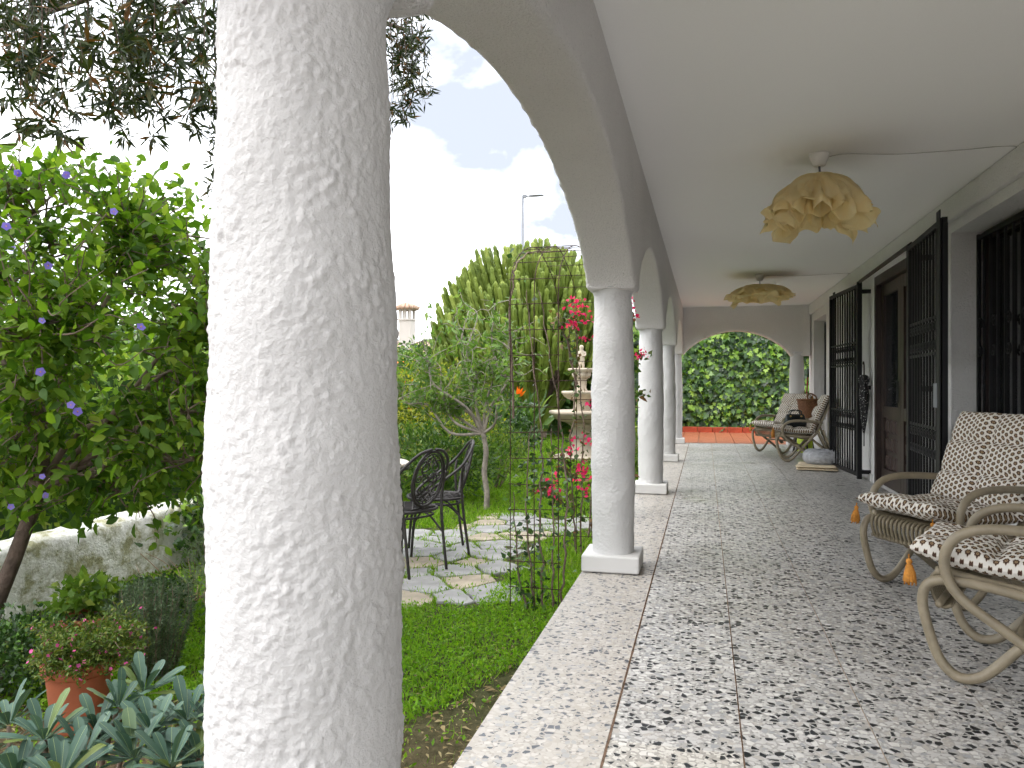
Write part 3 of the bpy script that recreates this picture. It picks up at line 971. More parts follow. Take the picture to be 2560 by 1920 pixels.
def gate_leaf(name, hinge, end, label, lock=False):
    """iron grille leaf from hinge point to free edge (x,y)"""
    hx, hy = hinge; ex, ey = end
    L = math.hypot(ex - hx, ey - hy); ang = math.atan2(ey - hy, ex - hx)
    t = empty(name, (hx, hy, 0), label, 'gate', 'iron gate leaves folded back beside the door', rz=ang)
    zb, zt = .045, 2.24
    def pt(mb, n, mt=M['iron']): return mb.build(n, mt, t)
    f = MB()
    f.box((L / 2, 0, zt - .02), (L, .034, .04)); f.box((L / 2, 0, zb + .02), (L, .034, .04))
    f.box((.02, .001, (zt + zb) / 2), (.04, .036, zt - zb - .081)); f.box((L - .02, .001, (zt + zb) / 2), (.04, .036, zt - zb - .081))
    pt(f, 'gate_frame')
    fl = MB(); fl.box((L - .045, -.03, (zt + zb) / 2 + .02), (.10, .006, zt - zb + .06)); pt(fl, 'edge_plate')
    for z in (.78, 1.32, 1.58):
        r = MB(); r.box((L / 2, 0, z), (L - .08, .012, .022)); pt(r, 'rail')
    bar = MB(); bar.box((0, 0, 0), (.016, .016, zt - zb - .08)); bme = bar.mesh('bar'); bme.materials.append(M['iron'])
    nb = 10
    for k in range(nb):
        o = bpy.data.objects.new('bar', bme); COL.objects.link(o); o.parent = t
        o.location = (.04 + (L - .08) * (k + 1) / (nb + 1), 0, (zt + zb) / 2)
    for k in range(nb + 1):
        x = .04 + (L - .08) * (k + .5) / (nb + 1)
        for zc in (1.45, .66):
            for sg in (-1, 1):
                s = MB(); scroll(s, (x, -.004, zc + sg * .062), (1, 0, 0), (0, 0, 1), .042, 1.3, .006, sg); pt(s, 'scroll')
    if lock:
        b = MB(); b.box((L - .12, -.012, 1.02), (.10, .05, .17), b=.004); pt(b, 'lock_box', M['steel'])
gate_leaf('iron_gate', (1.70, 9.48), (1.59, 10.75), 'black iron gate leaf folded back left of the door, umbrella hanging at its hinge')
gate_leaf('iron_gate', (1.645, 6.99), (1.585, 5.80), 'black iron gate leaf with lock box folded back right of the door', True)
def gate_surround():
    t = empty('gate_surround', (1.70, 8.25, 0), 'black iron post and top rail framing the doorway, bracketed to wall', 'gate frame')
    p = MB(); p.box((1.70, 9.44, 1.14), (.05, .05, 2.24)); p.build('post', M['iron'], t, False, True)
    p = MB(); p.box((1.66, 7.03, 1.14), (.05, .05, 2.24)); p.build('post', M['iron'], t, False, True)
    p = MB(); p.tube([(1.70, 9.41, 2.26), (1.66, 7.0, 2.26)], .024, 4); p.build('top_rail', M['iron'], t, False, True)
    for y in (9.44, 7.03):
        for z in (2.15, 1.06, .10):
            b = MB(); b.box((1.775, y + .002, z), (.10, .03, .045)); b.build('bracket', M['iron'], t, False, True)
gate_surround()
#SECTION3
# ------------------------------------------------------------------ porch furniture
def pillow(name, w, d, t, mat, parent, Mx, seams_u=(0.0,), seams_v=(), bend=0.0, seed=0, nu=44, nv=44, uvo=(0, 0)):
    """puffed cushion, w along local x, d along local y, thickness t; printed UVs in metres"""
    p = np.linspace(-1, 1, nu); q = np.linspace(-1, 1, nv)
    P, Q = np.meshgrid(p, q, indexing='ij')
    edge = np.clip((1 - np.abs(P) ** 5) * (1 - np.abs(Q) ** 5), 0, 1) ** .42
    s = np.ones_like(P)
    for u in seams_u: s *= 1 - .42 * np.exp(-((P - u) / .07) ** 2)
    for v in seams_v: s *= 1 - .42 * np.exp(-((Q - v) / .07) ** 2)
    nz = np.array([[noise.noise((a * 2.3 + seed, b * 2.3, seed * .7)) + .5 * noise.noise((a * 6 + seed, b * 6, 1)) for b in q] for a in p])
    cx = 1 - .045 * (np.abs(Q) ** 4) * .6; cy = 1 - .045 * (np.abs(P) ** 4) * .6
    pin = .03 * (1 - np.abs(P) ** 2) ; pin2 = .03 * (1 - np.abs(Q) ** 2)
    X = P * w / 2 * (1 - pin2 * .8); Y = Q * d / 2 * (1 - pin * .8)
    lift = bend * (P ** 2)
    zt = t * .62 * edge * s * (1 + .12 * nz) + lift + .006 * nz
    zb = -t * .38 * edge + lift + .006 * nz
    V = np.concatenate([np.stack([X, Y, zt], 2).reshape(-1, 3), np.stack([X, Y, zb], 2).reshape(-1, 3)])
    I, J = np.meshgrid(np.arange(nu - 1), np.arange(nv - 1), indexing='ij')
    k = (I * nv + J).ravel()
    Ft = np.stack([k, k + nv, k + nv + 1, k + 1], 1)
    Fb = Ft[:, ::-1] + nu * nv
    me = mesh_np(name, V, [np.concatenate([Ft, Fb])], True)
    uv = me.uv_layers.new(name='UVMap')
    UV = np.concatenate([np.stack([P * w / 2 + uvo[0], Q * d / 2 + uvo[1]], 2).reshape(-1, 2)] * 2)
    idx = np.zeros(len(me.loops), dtype=np.int32); me.loops.foreach_get('vertex_index', idx)
    uv.data.foreach_set('uv', UV[idx].astype(np.float32).ravel())
    o = ob(name, me, mat, parent)
    o.matrix_local = Mx
    return o

def tassel_mesh():
    m = MB()
    m.lathe([(.001, .0), (.009, -.004), (.012, -.014), (.008, -.022), (.013, -.030), (.019, -.055), (.023, -.085), (.020, -.088), (.001, -.080)], 14,
            fn=lambda A, z: 1 + (.12 * np.sin(A * 7 + z * 90) if z < -.03 else 0))
    rg = random.Random(3)
    for k in range(26):
        a = rg.uniform(0, 6.28); r = rg.uniform(.012, .023)
        m.tube([(.010 * math.cos(a), .010 * math.sin(a), -.026), (r * .9 * math.cos(a), r * .9 * math.sin(a), -.06), (r * math.cos(a), r * math.sin(a), -.088 - rg.uniform(0, .014))], .0022, 4)
    m.tube([(0, 0, 0), (0, 0, .015)], .003, 5)
    return m.mesh('tassel', True)
TASSEL = tassel_mesh(); TASSEL.materials.append(M['tassel'])

def xs(s): return .35 - s          # distance behind the seat front -> local x (forward is +x)
SIDE = .275
def side_curve(pts, y): return spline([(xs(a), y, z) for a, z in pts], 7)
LOOP = [(.40, .335), (.22, .365), (.08, .372), (.012, .350), (-.008, .28), (.015, .17), (.05, .075), (.10, .026), (.155, .024), (.21, .06), (.30, .165), (.43, .315), (.47, .37)]
SEATBACK = [(.03, .395), (.12, .385), (.30, .362), (.43, .352), (.495, .385), (.535, .46), (.60, .62), (.665, .77), (.725, .905)]
ARM = [(.595, .565), (.45, .578), (.28, .585), (.17, .572), (.10, .53), (.07, .46), (.085, .375), (.14, .305), (.26, .225), (.40, .13), (.535, .03), (.575, .018)]
RIBS = 17
def make_chair(label, loc, rz, uvo, tassels):
    t = empty('cane_chair', (loc[0], loc[1], 0), label, 'chair', 'cane lounge chairs on the porch', rz=rz)
    for y in (-SIDE, SIDE):
        sg = 1 if y > 0 else -1
        m = MB(); m.tube(side_curve(LOOP, y), .019, 12); m.build('leg_loop', M['rattan'], t, True)
        m = MB(); m.tube(side_curve(SEATBACK, y - sg * .034), .018, 12); m.build('back_post', M['rattan'], t, True)
        m = MB(); m.tube(side_curve(ARM, y + sg * .030), .019, 12); m.build('armrest', M['rattan'], t, True)
        for (a, b) in (((.44, .34), (.66, .16)), ((.54, .44), (.675, .15)), ((.60, .46), (.72, .15))):
            m = MB(); m.tube([(xs(a[0]), y * .93, a[1]), (xs((a[0] + b[0]) / 2), y * .94, (a[1] + b[1]) / 2 - .008), (xs(b[0]), y * .93, b[1])], .0135, 8); m.build('rear_brace', M['rattan'], t, True)
    for (a, z) in ((.05, .36), (.045, .275), (.43, .335), (.69, .155), (.30, .20), (.725, .90), (.52, .43)):
        m = MB(); m.tube([(xs(a), -SIDE * .96, z), (xs(a), 0, z + .002), (xs(a), SIDE * .96, z)], .014, 8); m.build('crossbar', M['rattan'], t, True)
    rib = MB()
    rib.tube(spline([(xs(.20), 0, .375), (xs(.08), 0, .392), (xs(.025), 0, .380), (xs(.015), 0, .34), (xs(.03), 0, .285), (xs(.055), 0, .262), (xs(.085), 0, .27)], 5), .0078, 6)
    rme = rib.mesh('rib', True); rme.materials.append(M['rattan_rib'])
    for k in range(RIBS):
        o = bpy.data.objects.new('rib', rme); COL.objects.link(o); o.parent = t
        o.location = (0, -SIDE * .86 + SIDE * 1.72 * k / (RIBS - 1), 0)
    sl = MB(); sl.tube([(xs(.515), 0, .42), (xs(.57), 0, .56), (xs(.72), 0, .90)], .009, 6)
    sme = sl.mesh('back_slat', True); sme.materials.append(M['rattan_rib'])
    for k in range(9):
        o = bpy.data.objects.new('back_slat', sme); COL.objects.link(o); o.parent = t
        o.location = (0, -SIDE * .78 + SIDE * 1.56 * k / 8, 0)
    # cushions: seat slopes back a little, the back leans with the posts
    ms = Matrix.Translation((xs(.225), 0, .432)) @ Matrix.Rotation(R(-4.5), 4, 'Y')
    sc = pillow('seat_cushion', .57, .56, .105, M['cushion'], t, ms, (0.0,), (-.34, .34), .022, loc[0] * 3 + 1, uvo=uvo)
    bd = math.atan2(.20, .46)
    mb = Matrix.Translation((xs(.575), 0, .685)) @ Matrix.Rotation(math.pi / 2 - bd, 4, 'Y') @ Matrix.Rotation(math.pi, 4, 'Z')
    # local x runs up the back, +z faces forward
    up = Vector((-math.sin(bd), 0, math.cos(bd))); nrm = Vector((math.cos(bd), 0, math.sin(bd))); yy = nrm.cross(up)
    mb = Matrix(((up.x, yy.x, nrm.x, xs(.560)), (up.y, yy.y, nrm.y, 0), (up.z, yy.z, nrm.z, .685), (0, 0, 0, 1)))
    bc = pillow('back_cushion', .57, .60, .115, M['cushion'], t, mb, (-.30, .35), (0.0,), .0, loc[1] * 2 + 4, uvo=(uvo[0] + .3, uvo[1]))
    for ti, (x, y, z) in enumerate(tassels):
        o = bpy.data.objects.new('tassel', TASSEL); COL.objects.link(o); o.parent = sc if ti < 2 else bc
        o.matrix_parent_inverse = (ms if ti < 2 else mb).inverted()
        o.location = (x, y, z); o.rotation_euler = (random.uniform(-.15, .15), random.uniform(-.15, .15), random.uniform(0, 6))
    return t
TA = [(xs(-.055), .27, .435), (xs(-.055), -.27, .435), (xs(.735), .26, .92), (xs(.735), -.26, .92)]
# the nearest chair turns away from the viewer, the next one turns towards the viewer
make_chair('cane armchair with printed cushions, nearest the viewer and cut by the right edge', (1.235, 3.30), math.pi - R(24), (0, 0), TA)
make_chair('cane armchair with printed cushions beside the right gate leaf, second from the viewer', (1.29, 4.50), math.pi + R(28), (.013, .01), TA)
make_chair('cane armchair with a black handbag on its seat, before the fluffy pet bed', (1.36, 11.72), math.pi - R(4), (.02, .007), TA)
make_chair('farthest cane armchair, nearest the end arch', (1.20, 13.05), math.pi + R(36), (.005, .02), TA)

# handbag on the third chair
def handbag():
    t = empty('handbag', (1.25, 11.66, .482), 'black leather handbag with short handles lying on a cane chair', 'handbag', rz=R(12))
    n = 26
    P = []
    for k, (z, w, d) in enumerate(((0, .125, .05), (.01, .145, .062), (.05, .155, .072), (.11, .145, .062), (.16, .13, .04), (.185, .125, .022))):
        for a in np.linspace(0, 2 * math.pi, n, endpoint=False):
            c, s = math.cos(a), math.sin(a)
            q = .55
            x = w * math.copysign(abs(c) ** q, c); y = d * math.copysign(abs(s) ** q, s)
            wv = 1 + .05 * noise.noise((x * 14, y * 20, z * 18))
            P.append((x * wv, y * wv, z + .01 * noise.noise((x * 9, 4, 0)) * (z > .1)))
    F = [(k * n + i, k * n + (i + 1) % n, (k + 1) * n + (i + 1) % n, (k + 1) * n + i) for k in range(5) for i in range(n)]
    m = MB(); m.add(P, F); m.N.append([i for i in range(n)][::-1]); m.N.append([5 * n + i for i in range(n)])
    m.build('body', M['bag'], t, True)
    for s in (-1, 1):
        h = MB(); h.tube(spline([(-.075, s * .026, .17), (-.07, s * .045, .225), (0, s * .055, .245), (.07, s * .045, .225), (.075, s * .026, .17)], 6), .008, 8)
        h.build('handle', M['bag'], t, True)
        for x in (-.075, .075):
            b = MB(); b.lathe([(.001, -.004), (.014, -.003), (.014, .003), (.001, .004)], 12)
            o = b.build('buckle', M['gold'], t, True); o.rotation_euler = (R(90), 0, 0); o.location = (x, s * .042, .158)
handbag()

# side table, basket, broom
def lime_table():
    t = empty('side_table', (1.47, 12.42, 0), 'small lime-green side table between the two far chairs', 'table')
    m = MB(); m.lathe([(.001, .395), (.20, .395), (.212, .403), (.212, .417), (.20, .425), (.001, .425)], 32); m.build('tabletop', M['lime'], t, True)
    for k in range(3):
        a = k * 2.1 + .6
        l = MB(); l.tube([(.10 * math.cos(a), .10 * math.sin(a), .395), (.19 * math.cos(a), .19 * math.sin(a), 0)], .013, 8); l.build('leg', M['iron'], t, True)
    s = MB(); s.lathe([(.10, .06), (.112, .07), (.112, .30), (.10, .31)], 24); s.build('lower_drum', M['lime'], t, True)
lime_table()
def basket():
    t = empty('basket', (1.56, 12.46, .425), 'tall reddish wicker basket with a handle behind the far chairs', 'basket')
    m = MB()
    prof = []
    for k in range(28):
        z = .43 * k / 27
        prof.append((.135 + .06 * (k / 27) + (.005 if k % 2 else 0), z))
    m.lathe(prof, 40, fn=lambda A, z: 1 + .03 * np.sign(np.sin(A * 16 + (math.pi if int(z * 67) % 2 else 0))))
    m.build('woven_body', M['basket'], t, True)
    r = MB(); r.tube([(.20 * math.cos(a), .20 * math.sin(a), .435) for a in np.linspace(0, 6.28, 36, endpoint=False)], .013, 8, closed=True); r.build('rim', M['basket'], t, True)
    h = MB(); h.tube(spline([(-.05, -.19, .42), (-.07, -.17, .50), (-.02, -.14, .53), (.05, -.15, .49), (.06, -.185, .42)], 6), .011, 8); h.build('handle', M['basket'], t, True)
basket()
def broom():
    t = empty('broom', (1.62, 13.86, 0), 'red broom handle leaning on the wall beside the far column', 'broom')
    m = MB(); m.tube([(0, 0, .12), (.075, .05, 1.22)], .012, 10); m.build('handle', M['red'], t, True)
    m = MB(); m.tube([(.075, .05, 1.215), (.085, .055, 1.36)], .014, 10); m.build('grip', M['iron'], t, True)
    m = MB(); m.box((0, 0, .10), (.05, .26, .04), b=.01); m.build('head', M['red'], t)
    m = MB()
    for k in range(12): m.box((0, -.115 + k * .021, .042), (.04, .012, .08))
    m.build('bristles', M['basket'], t)
broom()

# blanket and pet bed
def blanket():
    t = empty('blanket', (1.40, 10.62, 0), 'folded beige blanket lying on the floor under the pet bed', 'blanket', rz=R(-8))
    for k in range(2):
        n = 30
        V = []
        for sgn in (1, -1):
            for i in range(n):
                for j in range(n):
                    x = -.24 + .50 * i / (n - 1); y = -.30 + .60 * j / (n - 1)
                    e = min(1, min(i, n - 1 - i, j, n - 1 - j) / 2.0)
                    z = .017 + k * .031 + sgn * .0145 * e ** .5 + .004 * noise.noise((x * 7, y * 7, k * 4)) * e
                    V.append((x + k * .012 * math.sin(y * 9), y + k * .01, z))
        F = []
        for s in range(2):
            for i in range(n - 1):
                for j in range(n - 1):
                    q = s * n * n + i * n + j
                    f = (q, q + n, q + n + 1, q + 1)
                    F.append(f if s == 0 else f[::-1])
        m = MB(); m.add(V, F); m.build('fold', M['blanket'], t, True)
blanket()
def pet_bed():
    t = empty('pet_bed', (1.47, 10.72, .066), 'fluffy pale grey round pet bed on folded blanket by the gate', 'pet bed')
    n, m_ = 60, 26
    V = []
    for i in range(n):
        a = 2 * math.pi * i / n
        for j in range(m_):
            b = 2 * math.pi * j / m_
            d = .010 * noise.noise((math.cos(a) * 5, math.sin(a) * 5, b * 2)) + .005 * noise.noise((math.cos(a) * 24, math.sin(a) * 24, b * 7))
            rr = .075 + d
            V.append(((.145 + rr * math.cos(b)) * math.cos(a), (.145 + rr * math.cos(b)) * math.sin(a), .085 + rr * 1.12 * math.sin(b)))
    F = [(i * m_ + j, ((i + 1) % n) * m_ + j, ((i + 1) % n) * m_ + (j + 1) % m_, i * m_ + (j + 1) % m_) for i in range(n) for j in range(m_)]
    q = MB(); q.add(V, F); q.build('bolster', M['fluff'], t, True)
    q = MB(); q.lathe([(.15, .03), (.15, .075), (.08, .088), (.001, .09)], 40); q.build('mattress', M['fluff'], t, True)
    # short pile
    k = 9000
    ang = rng.uniform(0, 2 * np.pi, k); b = rng.uniform(0, 2 * np.pi, k)
    C = np.stack([np.cos(ang), np.sin(ang), np.zeros(k)], 1)
    Nn = C * np.cos(b)[:, None] + np.array([0, 0, 1.12])[None] * np.sin(b)[:, None]
    P = C * .145 + np.array([0, 0, .085]) + Nn * .074
    D = unit(Nn + rng.normal(0, .5, (k, 3)))
    o = ob('pile', scatter('pile', P, D, rng.normal(0, 1, (k, 3)), .020, .004, NEEDLE), M['fluff'], t); o['kind'] = 'stuff'
pet_bed()

def hanging_umbrella():
    t = empty('umbrella', (1.735, 9.36, .55), 'closed black umbrella with white spots hanging beside the left gate leaf', 'umbrella')
    m = MB()
    m.lathe([(.004, -.02), (.012, .02), (.028, .14), (.042, .30), (.050, .42), (.040, .50), (.034, .535), (.05, .575), (.055, .61), (.035, .645), (.012, .655)], 32,
            fn=lambda A, z: 1 + .22 * np.sin(A * 5 + z * 7))
    m.build('canopy', M['umbrella'], t, True)
    m = MB(); m.tube([(0, 0, -.15), (0, 0, .02)], .006, 8); m.build('tip', M['iron'], t, True)
    m = MB(); m.tube(spline([(0, 0, .65), (0, 0, .74), (0, .01, .78), (0, .035, .80), (0, .055, .775)], 5), .008, 8); m.build('handle', M['wood'], t, True)
hanging_umbrella()

# ------------------------------------------------------------------ pendant lamps
def lamp(loc, label, rad, drop, sheets, seed, flat):
    t = empty('pendant_lamp', loc, label, 'lamp', 'crumpled fabric pendant lamps')
    m = MB(); m.lathe([(.030, -.075), (.036, -.07), (.056, -.02), (.060, -.004), (.060, 0)], 28)
    m.build('ceiling_cup', M['white_plastic'], t, True)
    m = MB(); m.tube([(0, 0, -.072), (.002, .001, -.10), (0, 0, -drop - .02)], .006, 8)
    m.build('stem', M['steel'], t, True)
    rg = random.Random(seed)
    for s in range(sheets):
        n = 64
        rot = s * .55 + rg.uniform(-.15, .15)
        half = rad * (1.22 - .03 * s)
        zoff = -drop - s * (.034 if not flat else .026)
        amp = (.075 if not flat else .06) * rg.uniform(.85, 1.15); k1 = (5, 6, 5, 7, 6)[s % 5]; ph = rg.uniform(0, 6); sd = rg.uniform(0, 50)
        Rd = rad * ((.78 if not flat else .92) + .035 * s)
        V = []
        for i in range(n):
            for j in range(n):
                a = -1 + 2 * i / (n - 1); b = -1 + 2 * j / (n - 1)
                l = math.hypot(a, b); th = math.atan2(b, a) + rot
                f = l * half * 1.05 / Rd
                f1 = min(f, 1.15); ex = max(0, f - 1.15)
                rh = Rd * (math.sin(f1) + ex * .34)
                z = -Rd * ((1 - math.cos(f1)) * (.92 if not flat else .45) + ex * (.72 if not flat else .26))
                w = min(1, l * .95) ** 1.5
                cx_, sx_ = math.cos(th), math.sin(th)
                # irregular deep pleats: ridged noise around the shade, plus a few broad swells
                n0 = noise.noise((cx_ * 2.1 + sd, sx_ * 2.1, l * .9 + s)); n1 = noise.noise((cx_ * 4.3 + sd, sx_ * 4.3 + 7, l * 1.4))
                n2_ = noise.noise((cx_ * 7.5 + sd, sx_ * 7.5, l * 2.2))
                fold = 2.3 * n0 + .9 * (1 - 3.4 * abs(n0)) + 1.1 * n1 + .35 * n2_ - .25
                rh += amp * w * fold
                z += amp * w * (.9 * noise.noise((cx_ * 1.7 + sd, sx_ * 1.7, 3)) + .5 * n1) + .03 * noise.noise((a * 2.2 + sd, b * 2.2, s)) * w
                rr = .007 * noise.noise((a * 6 + sd, b * 6, s * 3)) * w
                V.append(((rh + rr) * math.cos(th), (rh + rr) * math.sin(th), zoff + z + rr))
        F = [(i * n + j, (i + 1) * n + j, (i + 1) * n + j + 1, i * n + j + 1) for i in range(n - 1) for j in range(n - 1)]
        q = MB(); q.add(V, F)
        q.build('shade_sheet', M['shade'], t, True)
    lx, ly, lz = loc
    ex = 1.77 - lx
    P = spline([(.055, 0, -.018), (.16, .012, -.006), (.45, .035, -.022), (.8, .07, -.012), (ex, .10, -.006), (ex + .018, .10, -.10)], 7)
    m = MB(); m.tube(P, .0026, 5); m.build('cable', M['cable'], t, True)
lamp((.675, 5.0, 2.5), 'crumpled cream fabric pendant lamp hanging nearest the viewer', .295, .115, 4, 4, False)
lamp((.68, 10.35, 2.5), 'crumpled cream fabric pendant lamp hanging toward the end arch', .385, .12, 4, 9, True)
#SECTION4
# ------------------------------------------------------------------ plants: helpers
def ell(n, c, r, shell=.35, lump=.35, seed=0, half=False):
    """points in a lumpy ellipsoid, more of them near the surface"""
    out = []
    c = np.array(c); r = np.array(r)
    while len(out) < n:
        d = rng.normal(0, 1, 3); d /= np.linalg.norm(d)
        if half and d[2] < -.25: continue
        f = 1 + lump * noise.noise((d[0] * 2.2 + seed, d[1] * 2.2, d[2] * 2.2)) + lump * .5 * noise.noise((d[0] * 5 + seed, d[1] * 5, d[2] * 5))
        u = rng.uniform(0, 1) ** shell
        out.append(c + d * r * f * u)
    return np.array(out)
def rnd_dirs(n, up=0.0, out=None, spread=1.0):
    d = rng.normal(0, 1, (n, 3)) * spread
    d[:, 2] += up
    if out is not None: d += out
    return unit(d)
def jpath(a, b, n=6, j=.06, sag=0.0, start=None):
    a, b = np.array(a, float), np.array(b, float)
    L = np.linalg.norm(b - a)
    P = [a + (b - a) * k / (n - 1) for k in range(n)]
    for k in range(1, n):
        P[k] = P[k] + rng.normal(0, j * L / 3, 3) * (1 if k < n - 1 else .3)
    if start is not None:
        s = np.array(start, float)
        for k in range(1, n - 1): P[k] = P[k] + s * L * .5 * math.sin(math.pi * k / (n - 1))
    if sag:
        for k in range(1, n): P[k][2] -= sag * (k / (n - 1)) ** 2
    return spline(np.array(P), 4)
def twigs(mb, P, r0, r1, n=6):
    mb.tube(P, np.linspace(r0, r1, len(P)), n, caps=False)

def bush(name, loc, r, label, cat, mat, n, L, W, tpl=LEAF4, group=None, up=.3, stems=6, stem_mat='bark', lump=.35, z0=0.0, big=0, shell=.35, seed=1, piece='leaf', flowers=None):
    t = empty(name, loc, label, cat, group)
    c = np.array([loc[0], loc[1], loc[2] + r[2] + z0])
    P = ell(n, c, r, shell, lump, seed)
    P = P[P[:, 2] > loc[2] - .02 + z0 * .4]
    out = unit((P - c) / np.array(r))
    D = unit(rnd_dirs(len(P), up, out * .9)); N = rnd_dirs(len(P), 1.2)
    Lr = L * rng.uniform(.7, 1.25, len(P))
    foliage(t, 'foliage', P, D, N, Lr, Lr * (W / L), tpl, M[mat], big, piece)
    m = MB()
    for k in range(stems):
        e = c + (rng.uniform(-.6, .6, 3)) * np.array(r)
        twigs(m, jpath((loc[0] + rng.uniform(-.1, .1) * r[0], loc[1] + rng.uniform(-.1, .1) * r[1], loc[2] - .02), e, 5, .2), .03 * r[2], .008 * r[2], 6)
    if stems: m.build('stem', M[stem_mat], t, True, True)
    if flowers:
        fm, fn, fs = flowers
        Pf = ell(fn, c, np.array(r) * 1.02, .05, lump, seed); Pf = Pf[Pf[:, 2] > c[2] - r[2] * .5]
        of = unit(Pf - c)
        o = ob('flowers', scatter('flowers', Pf, rnd_dirs(len(Pf)), of + rng.normal(0, .3, of.shape), fs, fs, FLOWER), M[fm], t, True); o['kind'] = 'stuff'
    return t

# ------------------------------------------------------------------ low garden wall on the left
def garden_wall():
    t = empty('garden_wall', (-3.95, 5, GZ), 'low rough white garden wall with green stains, left of the big column', 'wall')
    x0, x1 = -4.10, -3.84
    ys = np.arange(-1.5, 8.6, .03)
    ring0 = [(x1, -.15), (x1, .0)] + [(x1, .0 + .40 * k / 12) for k in range(1, 12)] + [(x1 - .012, .388), (x1 - .04, .405)] + [(x1 - .04 - .18 * k / 4, .41) for k in range(1, 4)] + [(x0 + .03, .405), (x0, .38), (x0, -.5)]
    V = []
    for y in ys:
        base = GZ + .0 + .012 * (y - 3)
        for x, z in ring0:
            p = (x * 20, y * 20, z * 20)
            k = .010 * noise.noise(p) + .006 * noise.noise((x * 45, y * 45, z * 45)) + .014 * noise.noise((1, y * 1.4, z * 3))
            V.append((x + k, y, base + z + k * (z > .3)))
    m = len(ring0); n = len(ys)
    I, J = np.meshgrid(np.arange(n - 1), np.arange(m - 1), indexing='ij'); q = (I * m + J).ravel()
    ob('wall', mesh_np('wall', V, np.stack([q, q + m, q + m + 1, q + 1], 1)[:, ::-1], True), M['garden_wall'], t, True)
garden_wall()

# ------------------------------------------------------------------ flagstones
def inside_flags(x, y):
    if -3.35 < x < -1.32 and 4.35 < y < 6.95 and (x + 1.9) ** 2 / 2.1 + (y - 5.55) ** 2 / 1.75 < 1.05: return True
    if -2.2 < x < -.92 and 6.75 + .12 * (x + 1.5) < y < 7.5 + .1 * (x + 1.5): return True
    return False
JOINTS = []
def flags():
    t = empty('flagstone_paving', (-2.0, 5.6, GZ), 'irregular grey and tan flagstones set in grass under the garden table', 'paving')
    t['kind'] = 'structure'; del t['category']; del t['label']
    pts = []
    tries = 0
    while tries < 6000:
        tries += 1
        x, y = rng.uniform(-3.4, -.9), rng.uniform(4.2, 7.6)
        md = .27 if y < 6.7 else .24
        if all((x - a) ** 2 + ((y - b) * 1.0) ** 2 > md ** 2 for a, b in pts): pts.append((x, y))
    wts = rng.uniform(-.045, .045, len(pts))
    for i, (x, y) in enumerate(pts):
        if not inside_flags(x, y): continue
        poly = [(x + (.30 + wts[i]) * math.cos(a), y + (.30 + wts[i]) * math.sin(a)) for a in np.linspace(0, 2 * math.pi, 18, endpoint=False)]
        for k, (a, b) in enumerate(pts):
            if k == i: continue
            dx, dy = a - x, b - y; dd = math.hypot(dx, dy)
            if dd > .8: continue
            nx, ny = dx / dd, dy / dd; lim = dd / 2 - .009 + wts[i] - wts[k]
            new = []
            for p, q in zip(poly, poly[1:] + poly[:1]):
                dp = (p[0] - x) * nx + (p[1] - y) * ny - lim; dq = (q[0] - x) * nx + (q[1] - y) * ny - lim
                if dp <= 0: new.append(p)
                if dp * dq < 0:
                    s = dp / (dp - dq); new.append((p[0] + (q[0] - p[0]) * s, p[1] + (q[1] - p[1]) * s))
            poly = new
            if len(poly) < 3: break
        if len(poly) < 3: continue
        # roughen the outline
        P = np.array(poly); n = len(P)
        Pd = []
        for k in range(n):
            a, b = P[k], P[(k + 1) % n]
            L = np.linalg.norm(b - a); c = max(1, int(L / .05))
            for s in range(c):
                p = a + (b - a) * s / c
                Pd.append(p + np.array([noise.noise((p[0] * 14, p[1] * 14, i)), noise.noise((p[0] * 14 + 9, p[1] * 14, i))]) * .016)
        Pd = np.array(Pd); ctr = Pd.mean(0); n = len(Pd)
        JOINTS.extend((Pd + (Pd - ctr) * .05).tolist())
        tilt = rng.normal(0, .012, 2); zt = GZ + .018 + rng.uniform(-.006, .008)
        def zat(p): return zt + (p[0] - x) * tilt[0] + (p[1] - y) * tilt[1] + .004 * noise.noise((p[0] * 9, p[1] * 9, 2))
        V = [(p[0] - ctr[0], p[1] - ctr[1], -.06) for p in Pd]
        V += [(p[0] - ctr[0], p[1] - ctr[1], zat(p) - GZ - .008) for p in Pd]
        Pi = ctr + (Pd - ctr) * .975
        V += [(p[0] - ctr[0], p[1] - ctr[1], zat(p) - GZ) for p in Pi]
        V.append((0, 0, zat(ctr) - GZ))
        F = []
        for k in range(n):
            j = (k + 1) % n
            F += [(k, j, n + j, n + k), (n + k, n + j, 2 * n + j, 2 * n + k), (2 * n + k, 2 * n + j, 3 * n)]
        m = MB(); m.add(V, F)
        o = m.build('stone', M['flag_tan'] if rng.uniform() < .30 else M['flag_grey'], t, False)
        o.location = (ctr[0] - t.location.x, ctr[1] - t.location.y, 0)
flags()

